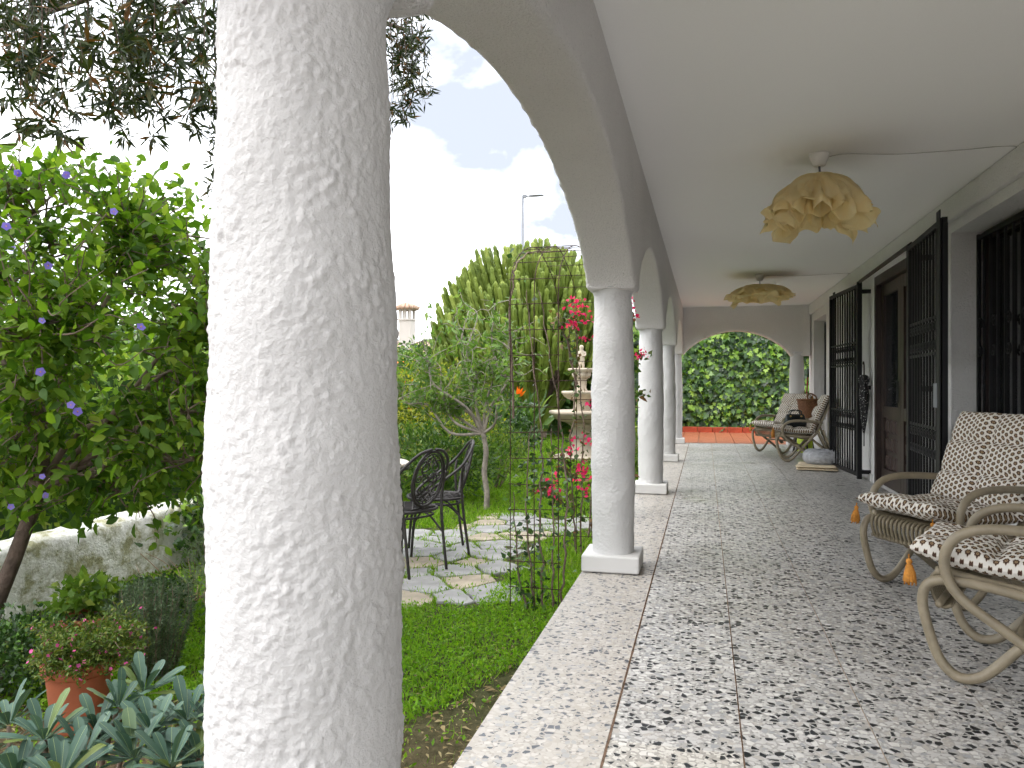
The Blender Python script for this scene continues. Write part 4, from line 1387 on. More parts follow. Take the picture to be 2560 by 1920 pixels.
# ------------------------------------------------------------------ lawn
def soil_zone(x, y):
    """bare earth near the big column and along the porch edge"""
    b = 2.75 + .35 * noise.noise((x * 1.3, 0, 5)) + (.9 if x > -1.25 else 0) * max(0, (x + 1.25) / .4)
    return y < b
def lawn():
    t = tag(ob('lawn', None) if False else bpy.data.objects.new('lawn', None), kind='stuff')
    COL.objects.link(t); t.location = (0, 0, 0)
    def pts(n, x0, x1, y0, y1, flags_p=.03, soil_p=.05):
        x = rng.uniform(x0, x1, n); y = rng.uniform(y0, y1, n)
        keep = []
        for a, b in zip(x, y):
            p = 1.0
            if inside_flags(a, b): p = flags_p
            elif soil_zone(a, b): p = soil_p
            k = .5 + .5 * noise.noise((a * 1.7, b * 1.7, 8))
            keep.append(rng.uniform() < p * (.55 + .6 * k))
        k = np.array(keep); x, y = x[k], y[k]
        z = np.array([ground_z(a, b) for a, b in zip(x, y)])
        return np.stack([x, y, z], 1)
    P = pts(62000, -3.2, -.80, 2.0, 5.2); n = len(P)
    # leafy weeds: little tufts of several leaflets
    h = np.array([.35 + .65 * max(0, .5 + .8 * noise.noise((p[0] * 3.1, p[1] * 3.1, 2))) for p in P])
    P[:, 2] += rng.uniform(0, .055, n) * h
    D = rnd_dirs(n, .35); L = rng.uniform(.012, .028, n)
    o = ob('weed_leaves', scatter('weed_leaves', P, D, rnd_dirs(n, 1.5), L, L * .55, LEAF2), M['lf_weed'], t); o['kind'] = 'stuff'
    P = pts(26000, -3.4, -.80, 2.0, 6.2, .05, .06); n = len(P)
    L = rng.uniform(.03, .085, n)
    o = ob('grass_blades', scatter('grass_blades', P, rnd_dirs(n, 1.5, spread=.8), rnd_dirs(n), L, .0042, BLADE), M['lf_grass'], t); o['kind'] = 'stuff'
    P = pts(60000, -5.2, -.80, 5.0, 10.5, .05); n = len(P)
    L = rng.uniform(.03, .09, n)
    o = ob('grass_blades', scatter('grass_blades', P, rnd_dirs(n, 1.2, spread=.9), rnd_dirs(n), L, .010, BLADE), M['lf_grass'], t); o['kind'] = 'stuff'
    P = pts(42000, -7, -.80, 10, 20); n = len(P)
    L = rng.uniform(.04, .10, n)
    o = ob('grass_blades', scatter('grass_blades', P, rnd_dirs(n, 1.0), rnd_dirs(n), L, .02, BLADE), M['lf_grass'], t); o['kind'] = 'stuff'
    J = np.repeat(np.array(JOINTS), 9, 0) + rng.normal(0, .018, (len(JOINTS) * 9, 2))
    k = np.array([noise.noise((a * 2.1, b * 2.1, 6)) > -.12 for a, b in J]); J = J[k]; n = len(J)
    L = rng.uniform(.018, .06, n)
    o = ob('joint_grass', scatter('joint_grass', np.column_stack([J, np.full(n, GZ)]), rnd_dirs(n, 1.2, spread=.8), rnd_dirs(n), L, .006, BLADE), M['lf_grass'], t); o['kind'] = 'stuff'
    # left bed: thinner ground cover
    P = pts(30000, -3.85, -1.6, 1.6, 6.5, .02, .35); n = len(P)
    P[:, 2] += rng.uniform(0, .03, n); L = rng.uniform(.014, .034, n)
    o = ob('weed_leaves', scatter('weed_leaves', P, rnd_dirs(n, .3), rnd_dirs(n, 1.5), L, L * .6, LEAF2), M['lf_grass'], t); o['kind'] = 'stuff'
lawn()
def litter():
    n = 6500
    x = rng.uniform(-3.8, -.78, n); y = rng.uniform(1.2, 4.2, n)
    z = np.array([ground_z(a, b) + .006 for a, b in zip(x, y)]) + rng.uniform(0, .008, n)
    keep = np.array([soil_zone(a, b) or rng.uniform() < .25 for a, b in zip(x, y)])
    P = np.stack([x, y, z], 1)[keep]; n = len(P)
    D = rnd_dirs(n); D[:, 2] *= .12; L = rng.uniform(.012, .05, n)
    tag(ob('leaf_litter', scatter('leaf_litter', P, unit(D), rnd_dirs(n, 4.0), L, L * rng.uniform(.12, .45, n), LEAF4), M['lf_dry']), kind='stuff')
litter()

# ------------------------------------------------------------------ wire arch and climbers
WA = dict(x0=-1.12, x1=-.83, y0=4.42, y1=5.95, zs=1.66, zt=2.03)
def wire_arch():
    t = empty('wire_arch', (-.97, 5.2, GZ), 'rusty wire garden arch standing on lawn beside second column', 'trellis')
    yc, hw = (WA['y0'] + WA['y1']) / 2, (WA['y1'] - WA['y0']) / 2
    def hoop(x):
        P = [(x, WA['y0'], GZ - .05), (x, WA['y0'], .4), (x, WA['y0'], 1.0), (x, WA['y0'], WA['zs'] - .06)]
        for a in np.linspace(math.pi, 0, 13)[1:-1]:
            P.append((x, yc + hw * math.copysign(abs(math.cos(a)) ** 1.25, math.cos(a)), WA['zs'] + (WA['zt'] - WA['zs']) * math.sin(a)))
        P += [(x, WA['y1'], WA['zs'] - .06), (x, WA['y1'], 1.0), (x, WA['y1'], .4), (x, WA['y1'], GZ - .05)]
        return spline(np.array(P), 5)
    H = {}
    for x in (WA['x0'], (WA['x0'] + WA['x1']) / 2, WA['x1']):
        P = hoop(x); P = P + np.array([[.004 * noise.noise((p[2] * 3, p[1] * 3, x)), 0, 0] for p in P])
        H[x] = P
        m = MB(); m.tube(P, .0030, 6); m.build('hoop', M['rust'], t, True, True)
    P = H[WA['x0']]
    s = np.concatenate([[0], np.cumsum(np.linalg.norm(np.diff(P, axis=0), axis=1))])
    Q = np.array([np.interp(np.arange(.2, s[-1], .152), s, P[:, k]) for k in range(3)]).T
    for p in Q:
        m = MB(); m.tube([(WA['x0'] - .012, p[1], p[2]), (WA['x1'] + .012, p[1], p[2] + rng.normal(0, .004))], .0026, 5)
        m.build('wire', M['rust'], t, True, True)
wire_arch()

def climber(name, base, label, cat, stems, leafn, leafmat, leafL, leafW, spots, flowers=None, mat='bark', big=120, tpl=LEAF4, fshift=0.0):
    """stems: list of point lists; leaves scattered along them; flowers: list of (centre, count, radius)"""
    t = empty(name, base, label, cat)
    m = MB(); allP = []
    for S in stems:
        P = spline(np.array(S, float), 6); P = P + rng.normal(0, .006, P.shape)
        twigs(m, P, .008, .003, 5); allP.append(P)
    m.build('stem', M[mat], t, True, True)
    A = np.concatenate(allP)
    w = np.ones(len(A))
    if spots:
        w = .10 + sum(np.exp(-np.sum((A - np.array(c)) ** 2, 1) / (2 * r * r)) for c, r in spots)
    idx = rng.choice(len(A), leafn, p=w / w.sum())
    P = A[idx] + rng.normal(0, .035, (leafn, 3))
    L = leafL * rng.uniform(.6, 1.25, leafn)
    foliage(t, 'foliage', P, rnd_dirs(leafn, -.15), rnd_dirs(leafn, .8), L, L * leafW / leafL, tpl, M[leafmat], big)
    if flowers:
        Pf = np.concatenate([np.array(c) + np.array([fshift, 0, 0]) + rng.normal(0, r, (k, 3)) for c, k, r in flowers])
        n = len(Pf); L = rng.uniform(.028, .042, n)
        foliage(t, 'bracts', Pf, rnd_dirs(n), rnd_dirs(n), L, L * .85, LEAF4, M['fl_magenta'], 150, 'bract')
    return t
x0, x1, ya, yb = WA['x0'], WA['x1'], WA['y0'], WA['y1']
climber('climbing_rose', (-1.0, ya, GZ), 'thin leafy climber growing up the near side of wire arch', 'climber',
        [[(-1.02 + .05 * k, ya + .03, GZ - .03), (-1.08 + .07 * k, ya + .02, .05), (-1.10 + .08 * k, ya - .01, .45), (-1.06 + .06 * k, ya + .02, .85), (-1.08 + .05 * k, ya, 1.25), (-1.11 + .04 * k, ya + .01, 1.66)][:int(3 + (k * 1.7) % 3.5)] for k in range(5)]
        + [[(-1.10, ya, .9), (-1.125, ya + .01, 1.4), (-1.12, ya + .02, 1.68), (-1.10, ya + .12, 1.84), (-1.05, ya + .30, 1.93), (-.98, ya + .5, 1.97)]],
        360, 'lf_box', .042, .028, [((-1.08, ya, .66), .12), ((-.9, ya, .55), .10), ((-1.0, ya, .1), .16), ((-1.05, ya, -.15), .12), ((-1.08, ya, .30), .10)], big=200)
climber('bougainvillea', (-1.0, yb, GZ), 'bougainvillea with magenta bracts climbing the far side of wire arch', 'bougainvillea',
        [[(-.98, yb + .02, GZ), (-1.0, yb, .2), (-1.02, yb - .02, .6), (-.98, yb - .03, 1.05), (-1.02, yb - .06, 1.4), (-1.02, yb - .12, 1.72)],
         [(-.95, yb + .02, GZ), (-.93, yb, .3), (-.92, yb - .04, .8), (-.95, yb - .08, 1.3), (-.98, yb - .1, 1.62)],
         [(-.98, yb, 1.1), (-1.04, yb - .1, 1.45), (-1.10, yb - .14, 1.60), (-1.12, yb - .16, 1.52)],
         [(-1.0, yb, .1), (-1.12, yb - .06, .22), (-1.22, yb - .12, .30), (-1.26, yb - .16, .28)],
         [(-1.0, yb, .35), (-1.08, yb - .06, .5), (-1.14, yb - .1, .58)]],
        520, 'lf_boug', .045, .030, [((-1.0, yb, .5), .35), ((-1.0, yb - .05, 1.55), .22), ((-1.1, yb - .1, .3), .2)],
        [((-1.03, yb - .12, 1.70), 34, .035), ((-1.07, yb - .13, 1.56), 30, .04), ((-.96, yb - .1, 1.64), 16, .03), ((-.98, yb - .08, 1.45), 8, .02),
         ((-1.24, yb - .14, .31), 40, .035), ((-1.02, yb - .06, .42), 26, .04), ((-1.10, yb - .08, .60), 12, .025), ((-.98, yb - .06, .68), 16, .03),
         ((-1.0, yb - .06, .28), 14, .03), ((-.95, yb - .05, .95), 8, .02)], fshift=.09)
climber('bougainvillea', (-.95, 6.6, GZ), 'bougainvillea with magenta bracts peeking between the second and third columns', 'bougainvillea',
        [[(-.95, 6.6, GZ), (-.88, 6.55, .3), (-.78, 6.5, .9), (-.68, 6.4, 1.4), (-.60, 6.35, 1.72)],
         [(-.98, 6.6, GZ), (-.9, 6.55, .5), (-.72, 6.45, 1.05), (-.56, 6.32, 1.28), (-.47, 6.26, 1.33)],
         [(-.9, 6.55, .3), (-.74, 6.48, .8), (-.58, 6.34, 1.0), (-.47, 6.28, 1.02)], [(-.95, 6.6, -.1), (-.8, 6.5, .1), (-.68, 6.42, .25), (-.6, 6.36, .32)]],
        260, 'lf_boug', .055, .036, None,
        [((-.60, 6.36, 1.66), 26, .035), ((-.62, 6.37, 1.76), 22, .035), ((-.52, 6.3, 1.33), 14, .022), ((-.47, 6.27, 1.34), 8, .015), ((-.66, 6.42, .34), 16, .025),
         ((-.62, 6.38, .22), 14, .025), ((-.75, 6.48, .75), 10, .02)], big=60)

# ------------------------------------------------------------------ garden table and iron chairs
def iron_chair(label, loc, rz):
    t = empty('iron_chair', (loc[0], loc[1], GZ + .02), label, 'chair', 'black iron garden chairs', rz=rz)
    def pt(m, n): return m.build(n, M['iron_chair'], t, True)
    # seat: oval ring with a lattice; forward is +x
    A = np.linspace(0, 2 * math.pi, 44, endpoint=False)
    def sup(a, rx, ry, p=.72): return (rx * math.copysign(abs(math.cos(a)) ** p, math.cos(a)), ry * math.copysign(abs(math.sin(a)) ** p, math.sin(a)))
    m = MB(); m.tube([(*sup(a, .215, .215), .44) for a in A], .011, 8, closed=True); pt(m, 'seat_ring')
    m = MB(); m.tube([(*sup(a, .19, .19), .395) for a in A], .008, 8, closed=True); pt(m, 'under_ring')
    for sg in (-1, 1):
        for k in range(-3, 4):
            o = k * .062
            # line x*cos45 + sg*y*sin45 = o
            ext = []
            for s in np.linspace(-.32, .32, 129):
                x = o * .7071 - s * .7071; y = sg * (o * .7071 + s * .7071)
                if (abs(x) / .213) ** 2.8 + (abs(y) / .213) ** 2.8 < 1: ext.append((x, y))
            if len(ext) > 2:
                m = MB(); m.tube([(*ext[0], .443 + .002 * sg), (*ext[-1], .443 + .002 * sg)], .0062, 5); pt(m, 'seat_strap')
    for sy in (-1, 1):
        m = MB(); m.tube(spline([(.20, sy * .165, 0), (.185, sy * .158, .20), (.155, sy * .150, .40), (.15, sy * .15, .44)], 6), .0105, 8); pt(m, 'leg')
        m = MB(); m.tube(spline([(-.245, sy * .185, 0), (-.215, sy * .185, .22), (-.19, sy * .19, .44), (-.185, sy * .215, .62), (-.20, sy * .235, .70)], 6), .0105, 8); pt(m, 'leg')
        m = MB(); m.tube(spline([(.17, sy * .155, .27), (.10, sy * .15, .37), (0, sy * .15, .40), (-.10, sy * .16, .375), (-.20, sy * .185, .27)], 6), .008, 8); pt(m, 'stretcher')
        # arm rail sweeping from the back top down to the seat front
        m = MB(); m.tube(spline([(-.30, sy * .02, .875), (-.285, sy * .12, .85), (-.24, sy * .205, .775), (-.17, sy * .245, .69), (-.03, sy * .245, .585), (.09, sy * .235, .50), (.14, sy * .21, .445)], 7), .0115, 8); pt(m, 'armrest')
    # oval back with scrollwork, leaning back
    def bp(u, v): return (-.245 - (v + .0) * .26, u, .665 + v)        # v from -.2 to .2
    m = MB(); m.tube([bp(.150 * math.cos(a), .195 * math.sin(a)) for a in A], .010, 8, closed=True); pt(m, 'back_oval')
    m = MB(); m.tube([bp(.130 * math.cos(a), .175 * math.sin(a)) for a in A], .005, 6, closed=True); pt(m, 'back_oval')
    u_ = (0, 1, 0); v_ = (-.25, 0, .968)
    for sy in (-1, 1):
        for (u, v, r, fl, tr) in ((.058, .085, .052, 1, 1.5), (.060, -.075, .055, -1, 1.5), (.035, .0, .045, 1, 1.2), (.030, .135, .030, -1, 1.2), (.028, -.140, .028, 1, 1.2), (.095, .01, .03, -1, 1.3)):
            m = MB(); scroll(m, bp(sy * u, v), (0, sy, 0), v_, r, tr, .0048, fl, 22); pt(m, 'scroll')
        m = MB(); m.tube(spline([bp(sy * .0, .17), bp(sy * .08, .06), bp(sy * -.06, -.05), bp(sy * .02, -.17)], 7), .005, 6); pt(m, 'scroll')
    m = MB(); m.tube(spline([bp(-.12, -.21), bp(0, -.205), bp(.12, -.21)], 5), .008, 6)
    m.tube(spline([bp(0, -.195), bp(0, -.225)], 3), .012, 6); pt(m, 'back_rail')
    return t
iron_chair('black iron garden chair with oval scrolled back, nearer the viewer beside the big column', (-2.10, 5.17), R(156))
iron_chair('black iron garden chair turned sideways, right of the other beside the thin tree trunk', (-2.08, 5.78), R(205))
def garden_table():
    t = empty('garden_table', (-2.56, 5.43, GZ + .02), 'round garden table with pale stone top mostly hidden behind the big column', 'table')
    m = MB(); m.lathe([(.001, .705), (.36, .705), (.375, .712), (.375, .728), (.36, .735), (.001, .735)], 48); m.build('tabletop', M['tabletop'], t, True)
    m = MB(); m.tube([(.362 * math.cos(a), .362 * math.sin(a), .69) for a in np.linspace(0, 6.283, 40, endpoint=False)], .014, 8, closed=True); m.build('rim', M['iron_chair'], t, True)
    for k in range(4):
        a = k * math.pi / 2 + .5
        m = MB(); m.tube(spline([(r * math.cos(a), r * math.sin(a), z) for r, z in ((.30, .69), (.22, .5), (.14, .33), (.22, .12), (.31, 0))], 6), .013, 8); m.build('leg', M['iron_chair'], t, True)
garden_table()

# ------------------------------------------------------------------ thin-trunked fruit tree
def fruit_tree():
    b = np.array([-2.27, 7.9, GZ])
    t = empty('fruit_tree', b, 'small fruit tree with thin bare trunk on the lawn before the euphorbia', 'tree')
    m = MB()
    fork = b + np.array([-.03, 0, .82])
    tr = spline(np.array([b + (0, 0, -.03), b + (.01, 0, .18), b + (-.02, 0, .40), b + (.0, .0, .62), fork]), 6)
    m.tube(tr, np.linspace(.032, .026, len(tr)), 10)
    m.build('trunk', M['bark_grey'], t, True, True)
    limbs = MB(); ends = []
    tips = []
    for (dx, dy, dz) in ((-.80, .1, .80), (-.60, -.25, 1.0), (-.36, .2, 1.15), (-.05, -.1, 1.22), (.25, .15, 1.1), (.36, -.2, .9), (-.92, -.1, .50), (-.25, .3, 1.35), (.12, .05, 1.42), (-.7, .2, .62), (-.5, 0, .7)):
        e = fork + np.array([dx, dy, dz])
        P = jpath(fork, e, 5, .14, 0, (dx * .35, dy * .3, -.10)); twigs(limbs, P, .018, .005, 7)
        ends.append(P)
    for P in ends:
        for k in range(22):
            a = P[rng.integers(int(len(P) * .35), len(P))]
            e = a + np.array([rng.normal(0, .20), rng.normal(0, .18), rng.normal(.07, .20)])
            if e[2] < .86: e[2] = .86 + rng.uniform(0, .2)
            Q = jpath(a, e, 4, .25, .03); twigs(limbs, Q, .005, .002, 4); tips.append(Q)
    limbs.build('limb', M['bark_grey'], t, True, True)
    P = []; D = []
    for Q in tips:
        for k in range(11):
            s = Q[rng.integers(2, len(Q))]
            P.append(s + rng.normal(0, .02, 3)); d = rng.normal(0, .8, 3); d[2] -= .55; D.append(d)
    n = len(P); L = rng.uniform(.06, .115, n)
    foliage(t, 'crown', np.array(P), unit(np.array(D)), rnd_dirs(n, .6), L, L * .34, LEAF4, M['lf_peach'], 250)
fruit_tree()

# ------------------------------------------------------------------ fountain
def fountain():
    fx, fy = -2.17, 13.8
    t = empty('fountain', (fx, fy, GZ), 'tiered pale stone fountain with a child figure on top, left of second column', 'fountain')
    S = M['stone_f']
    sc = lambda k, a: (lambda A, z: 1 + a * np.abs(np.sin(A * k / 2)))
    m = MB(); m.lathe([(.52, 0), (.52, .05), (.47, .07), (.30, .08), (.27, .16), (.20, .22), (.17, .30), (.19, .42), (.15, .50), (.20, .60), (.30, .66), (.12, .66)], 40); m.build('pedestal', S, t, True)
    m = MB(); m.lathe([(.10, .64), (.35, .67), (.50, .73), (.56, .80), (.585, .82), (.585, .865), (.55, .875), (.50, .83), (.30, .77), (.05, .75)], 56, fn=lambda A, z: 1 + (.02 * np.sin(A * 14) if z < .80 else 0)); m.build('basin', S, t, True)
    m = MB(); m.lathe([(.20, .75), (.21, .80), (.16, .86), (.145, .98), (.15, 1.08), (.20, 1.10), (.05, 1.10)], 32); m.build('column', S, t, True)
    m = MB(); m.lathe([(.08, 1.04), (.20, 1.06), (.30, 1.12), (.345, 1.17), (.36, 1.18), (.36, 1.22), (.33, 1.225), (.20, 1.17), (.03, 1.15)], 48, fn=lambda A, z: 1 + (.04 * np.sin(A * 12) if z < 1.17 else 0)); m.build('basin', S, t, True)
    m = MB(); m.lathe([(.12, 1.15), (.115, 1.22), (.085, 1.28), (.09, 1.42), (.12, 1.46), (.03, 1.46)], 28, fn=lambda A, z: 1 + .04 * np.sin(A * 8)); m.build('column', S, t, True)
    m = MB(); m.lathe([(.06, 1.44), (.14, 1.46), (.17, 1.52), (.15, 1.55), (.20, 1.585), (.225, 1.62), (.20, 1.635), (.12, 1.60), (.02, 1.59)], 40, fn=lambda A, z: 1 + (.16 * np.cos(A * 6) if z > 1.53 else .05 * np.cos(A * 6))); m.build('basin', S, t, True)
    # standing child figure, one continuous skin
    J = {'pel': (0, 0, 1.72), 'tor': (0, -.005, 1.78), 'che': (0, 0, 1.835), 'nec': (0, 0, 1.875), 'hea': (0, -.008, 1.915), 'top': (0, 0, 1.955),
         'hl': (-.022, 0, 1.70), 'kl': (-.026, -.008, 1.655), 'fl': (-.024, 0, 1.60), 'hr': (.022, 0, 1.70), 'kr': (.026, -.012, 1.655), 'fr': (.026, .004, 1.60),
         'sl': (-.045, 0, 1.845), 'el': (-.060, -.02, 1.80), 'wl': (-.020, -.055, 1.795), 'sr': (.045, 0, 1.845), 'er': (.060, -.02, 1.80), 'wr': (.018, -.055, 1.80)}
    Rr = dict(pel=.036, tor=.034, che=.040, nec=.018, hea=.040, top=.028, hl=.026, kl=.021, fl=.017, hr=.026, kr=.021, fr=.017, sl=.018, el=.014, wl=.012, sr=.018, er=.014, wr=.012)
    E = [('pel', 'tor'), ('tor', 'che'), ('che', 'nec'), ('nec', 'hea'), ('hea', 'top'), ('pel', 'hl'), ('hl', 'kl'), ('kl', 'fl'), ('pel', 'hr'), ('hr', 'kr'), ('kr', 'fr'),
         ('che', 'sl'), ('sl', 'el'), ('el', 'wl'), ('che', 'sr'), ('sr', 'er'), ('er', 'wr')]
    ks = list(J); me = bpy.data.meshes.new('figure')
    me.from_pydata([J[k] for k in ks], [(ks.index(a), ks.index(b)) for a, b in E], [])
    o = ob('figure', me, S, t); o.scale = (1.3, 1.3, 1.3); o.location = (0, 0, -.3 * 1.60)
    sk = o.modifiers.new('skin', 'SKIN'); sk.use_smooth_shade = True
    for k, v in zip(ks, me.skin_vertices[0].data): v.radius = (Rr[k], Rr[k])
    me.skin_vertices[0].data[0].use_root = True
    o.modifiers.new('sub', 'SUBSURF').levels = 1; o.modifiers['sub'].render_levels = 1
    m = MB(); m.lathe([(.07, 1.58), (.08, 1.59), (.075, 1.605), (.001, 1.61)], 20); m.build('figure_base', S, t, True)
fountain()

# ------------------------------------------------------------------ candelabra euphorbia
def euphorbia():
    b = np.array([-4.2, 18.6, GZ])
    t = empty('euphorbia', b, 'huge candelabra euphorbia with dozens of upright green branches behind the fountain', 'euphorbia')
    def ribbed(L, r, bend, seed, n=8, rings=19):
        V = []
        for k in range(rings):
            s = k / (rings - 1)
            z = L * s
            taper = 1.0 if s < .9 else math.sqrt(max(0.02, 1 - ((s - .9) / .1) ** 2))
            pinch = .62 + .38 * abs(math.sin(s * L / .26 * math.pi + seed)) ** .6
            off = bend * (1 - s) ** 2
            for i in range(n):
                a = 2 * math.pi * i / n
                rr = r * taper * pinch * (1.0 if i % 2 == 0 else .52)
                V.append((rr * math.cos(a) + off, rr * math.sin(a), z))
        F = [(k * n + i, k * n + (i + 1) % n, (k + 1) * n + (i + 1) % n, (k + 1) * n + i) for k in range(rings - 1) for i in range(n)]
        m = MB(); m.add(V, F); m.N.append([(rings - 1) * n + i for i in range(n)])
        me = m.mesh('branch'); me.materials.append(M['euphorbia']); return me
    vars_ = [ribbed(.95, .062, .26, 0), ribbed(.8, .060, .20, 1.3), ribbed(.6, .058, .12, 2.1), ribbed(1.15, .064, .34, .7)]
    c = b + np.array([0, 0, 1.9]); rad = np.array([2.55, 2.2, 3.0])
    cnt = 0
    while cnt < 298:
        d = rng.normal(0, 1, 3); d /= np.linalg.norm(d)
        if d[2] < .10 or d[1] > .3: continue
        f = 1 + .10 * noise.noise((d[0] * 3, d[1] * 3, d[2] * 3)) - (.0 if rng.uniform() < .62 else rng.uniform(.05, .22))
        tip = c + d * rad * f
        v = rng.integers(0, 4); L = (.95, .8, .6, 1.15)[v]
        sc = rng.uniform(.8, 1.15)
        o = bpy.data.objects.new('branch', vars_[v]); COL.objects.link(o); o.parent = t
        # bend root towards the centre
        ang = math.atan2(-d[1], -d[0])
        q = Quaternion((0, 0, 1), ang)
        lean = Vector((d[0], d[1], 0)) * rng.uniform(.10, .34) + Vector((rng.normal(0, .03), rng.normal(0, .03), 1))
        q = Vector((0, 0, 1)).rotation_difference(lean.normalized()) @ q
        root = Vector(tip) - (q @ Vector((0, 0, L * sc)))
        o.rotation_mode = 'QUATERNION'; o.rotation_quaternion = q; o.scale = (sc, sc, sc)
        o.location = root - Vector(b)
        cnt += 1
    # the rest of the branches, packed behind and between
    Vs = []; Fs = []; off = 0
    for _ in range(680):
        d = rng.normal(0, 1, 3); d /= np.linalg.norm(d)
        d[2] = abs(d[2]) * .9 + .1
        tip = c + d * rad * (1 + .10 * noise.noise((d[0] * 3, d[1] * 3, d[2] * 3)) - abs(rng.normal(0, .10)))
        me = vars_[rng.integers(0, 4)]; V = np.zeros(len(me.vertices) * 3); me.vertices.foreach_get('co', V); V = V.reshape(-1, 3)
        ang = math.atan2(-d[1], -d[0]); ca, sa = math.cos(ang), math.sin(ang)
        V = np.stack([V[:, 0] * ca - V[:, 1] * sa, V[:, 0] * sa + V[:, 1] * ca, V[:, 2]], 1)
        V[:, 0] += V[:, 2] * (d[0] * .22 + rng.normal(0, .03)); V[:, 1] += V[:, 2] * (d[1] * .22 + rng.normal(0, .03))
        V += tip - np.array([V[-1, 0], V[-1, 1], V[:, 2].max()])
        Vs.append(V); Fs += [[i + off for i in p.vertices] for p in me.polygons if len(p.vertices) == 4]; off += len(V)
    o = ob('inner_branches', mesh_np('inner_branches', np.concatenate(Vs), np.array(Fs)), M['euphorbia'], t, True); o['kind'] = 'stuff'
    # thick angled limbs fanning from the base
    for k in range(40):
        a = k * 2.4; rr = rng.uniform(.25, 1.0)
        e = c + np.array([math.cos(a) * rad[0] * .80 * rr, math.sin(a) * rad[1] * .7 * rr - .2, .2 + 1.9 * math.sqrt(max(0, 1 - rr * rr)) * rng.uniform(.8, 1)])
        s = b + np.array([.22 * math.cos(a), .2 * math.sin(a), .1])
        P = spline(np.array([s, s + (e - s) * np.array([.30, .30, .22]), s + (e - s) * np.array([.72, .72, .55]), e]), 6)
        m = MB(); n = 10
        V, Q = tube_np(P, np.linspace(.15, .10, len(P)) * rng.uniform(.75, 1.1), n)
        V = V.reshape(len(P), n, 3); V[:, 1::2] = P[:, None] + (V[:, 1::2] - P[:, None]) * .6
        m.addnp(V.reshape(-1, 3), Q); m.build('limb', M['euphorbia'], t, False, True)
    m = MB()
    P = spline(np.array([b + (0, 0, -.1), b + (.03, 0, .35), b + (-.02, 0, .8), b + (0, 0, 1.15)]), 5)
    m.tube(P, np.linspace(.40, .30, len(P)), 14); m.build('trunk', M['bark'], t, True, True)
    for k in range(5):
        a = k * 1.3
        P = spline(np.array([b + (.2 * math.cos(a), .2 * math.sin(a), .3), b + (.35 * math.cos(a), .3 * math.sin(a), .9), b + (.75 * math.cos(a), .6 * math.sin(a), 1.7)]), 5)
        m = MB(); m.tube(P, np.linspace(.17, .10, len(P)), 8); m.build('limb', M['bark'], t, True, True)
euphorbia()
#SECTION5
# ------------------------------------------------------------------ ivy wall and hedges
def ivy_wall():
    t = empty('ivy_wall', (1.2, 18.35, GZ), 'wall thickly covered in ivy beyond the end arch', 'ivy wall')
    m = MB(); m.box((1.2, 18.50, 1.2), (6.4, .2, 2.9)); m.build('wall', M['lf_box'], t, False, True)
    n = 6500
    x = rng.uniform(-2.0, 4.4, n); z = rng.uniform(-.18, 2.75, n)
    y = np.array([18.28 - .10 * (.5 + noise.noise((a * 1.4, b * 1.4, 0))) - .06 * noise.noise((a * 5, b * 5, 3)) for a, b in zip(x, z)]) - rng.uniform(0, .10, n)
    P = np.stack([x, y, z], 1)
    D = np.stack([rng.normal(0, .45, n), rng.normal(-.35, .2, n), rng.normal(-.8, .35, n)], 1)
    N = np.stack([rng.normal(0, .35, n), np.full(n, -1.0), rng.normal(.45, .35, n)], 1)
    L = rng.uniform(.08, .165, n)
    vis = np.where((P[:, 0] > -.55) & (P[:, 0] < 1.85) & (P[:, 2] < 2.4))[0]
    front = vis[np.argsort(P[vis, 1] - L[vis])][:300]
    foliage(t, 'ivy_mass', P, unit(D), unit(N), L, L * 1.05, IVY, M['lf_ivy'], 300, 'leaf', keep=np.concatenate([front]))
ivy_wall()
def hedge(name, a, b, h, w, label, mat, n, L, seed):
    c = ((a[0] + b[0]) / 2, (a[1] + b[1]) / 2, GZ)
    t = empty(name, c, label, 'hedge')
    a, b = np.array(a), np.array(b); ln = np.linalg.norm(b - a); u = (b - a) / ln; v = np.array([-u[1], u[0]])
    s = rng.uniform(0, ln, n); k = rng.uniform(-1, 1, n); z = rng.uniform(0, 1, n) ** .8
    top = np.array([h * (1 + .16 * noise.noise((q * .8, seed, 0)) + .08 * noise.noise((q * 2.5, seed, 4))) for q in s])
    k = np.sign(k) * np.abs(k) ** .5
    P = np.stack([a[0] + u[0] * s + v[0] * k * w / 2, a[1] + u[1] * s + v[1] * k * w / 2, GZ + z * top], 1) + rng.normal(0, .06, (n, 3))
    o = ob('foliage', scatter('foliage', P, rnd_dirs(n, .2), rnd_dirs(n, .8), L * rng.uniform(.7, 1.3, n), L * .6, LEAF2), M[mat], t, True); o['kind'] = 'stuff'
    m = MB(); mid = (a + b) / 2
    m.box((mid[0], mid[1], GZ + h * .42), (ln * .97, w * .45, h * .8), Matrix.Rotation(math.atan2(u[1], u[0]), 3, 'Z')); m.build('core', M['lf_box'], t, False, True)
hedge('ivy_hedge', (-10.5, 21.4), (-2.1, 19.6), 2.5, .9, 'dark green hedge behind the euphorbia and fountain', 'lf_ivy', 9000, .14, 3.0)
hedge('far_hedge', (-12.5, 12.0), (-8.6, 23.0), 2.3, 1.2, 'mixed green hedge behind the yellow-green shrub', 'lf_hedge', 9000, .13, 7.0)
hedge('boundary_hedge', (-5.6, 2.5), (-5.2, 9.5), 1.75, 1.1, 'leafy green hedge just beyond the low white garden wall', 'lf_bright', 13000, .085, 5.0)
hedge('boundary_hedge', (-9.5, 3.5), (-7.6, 13.5), 2.5, 1.6, 'taller darker hedge farther beyond the low white garden wall', 'lf_hedge', 11000, .13, 9.0)

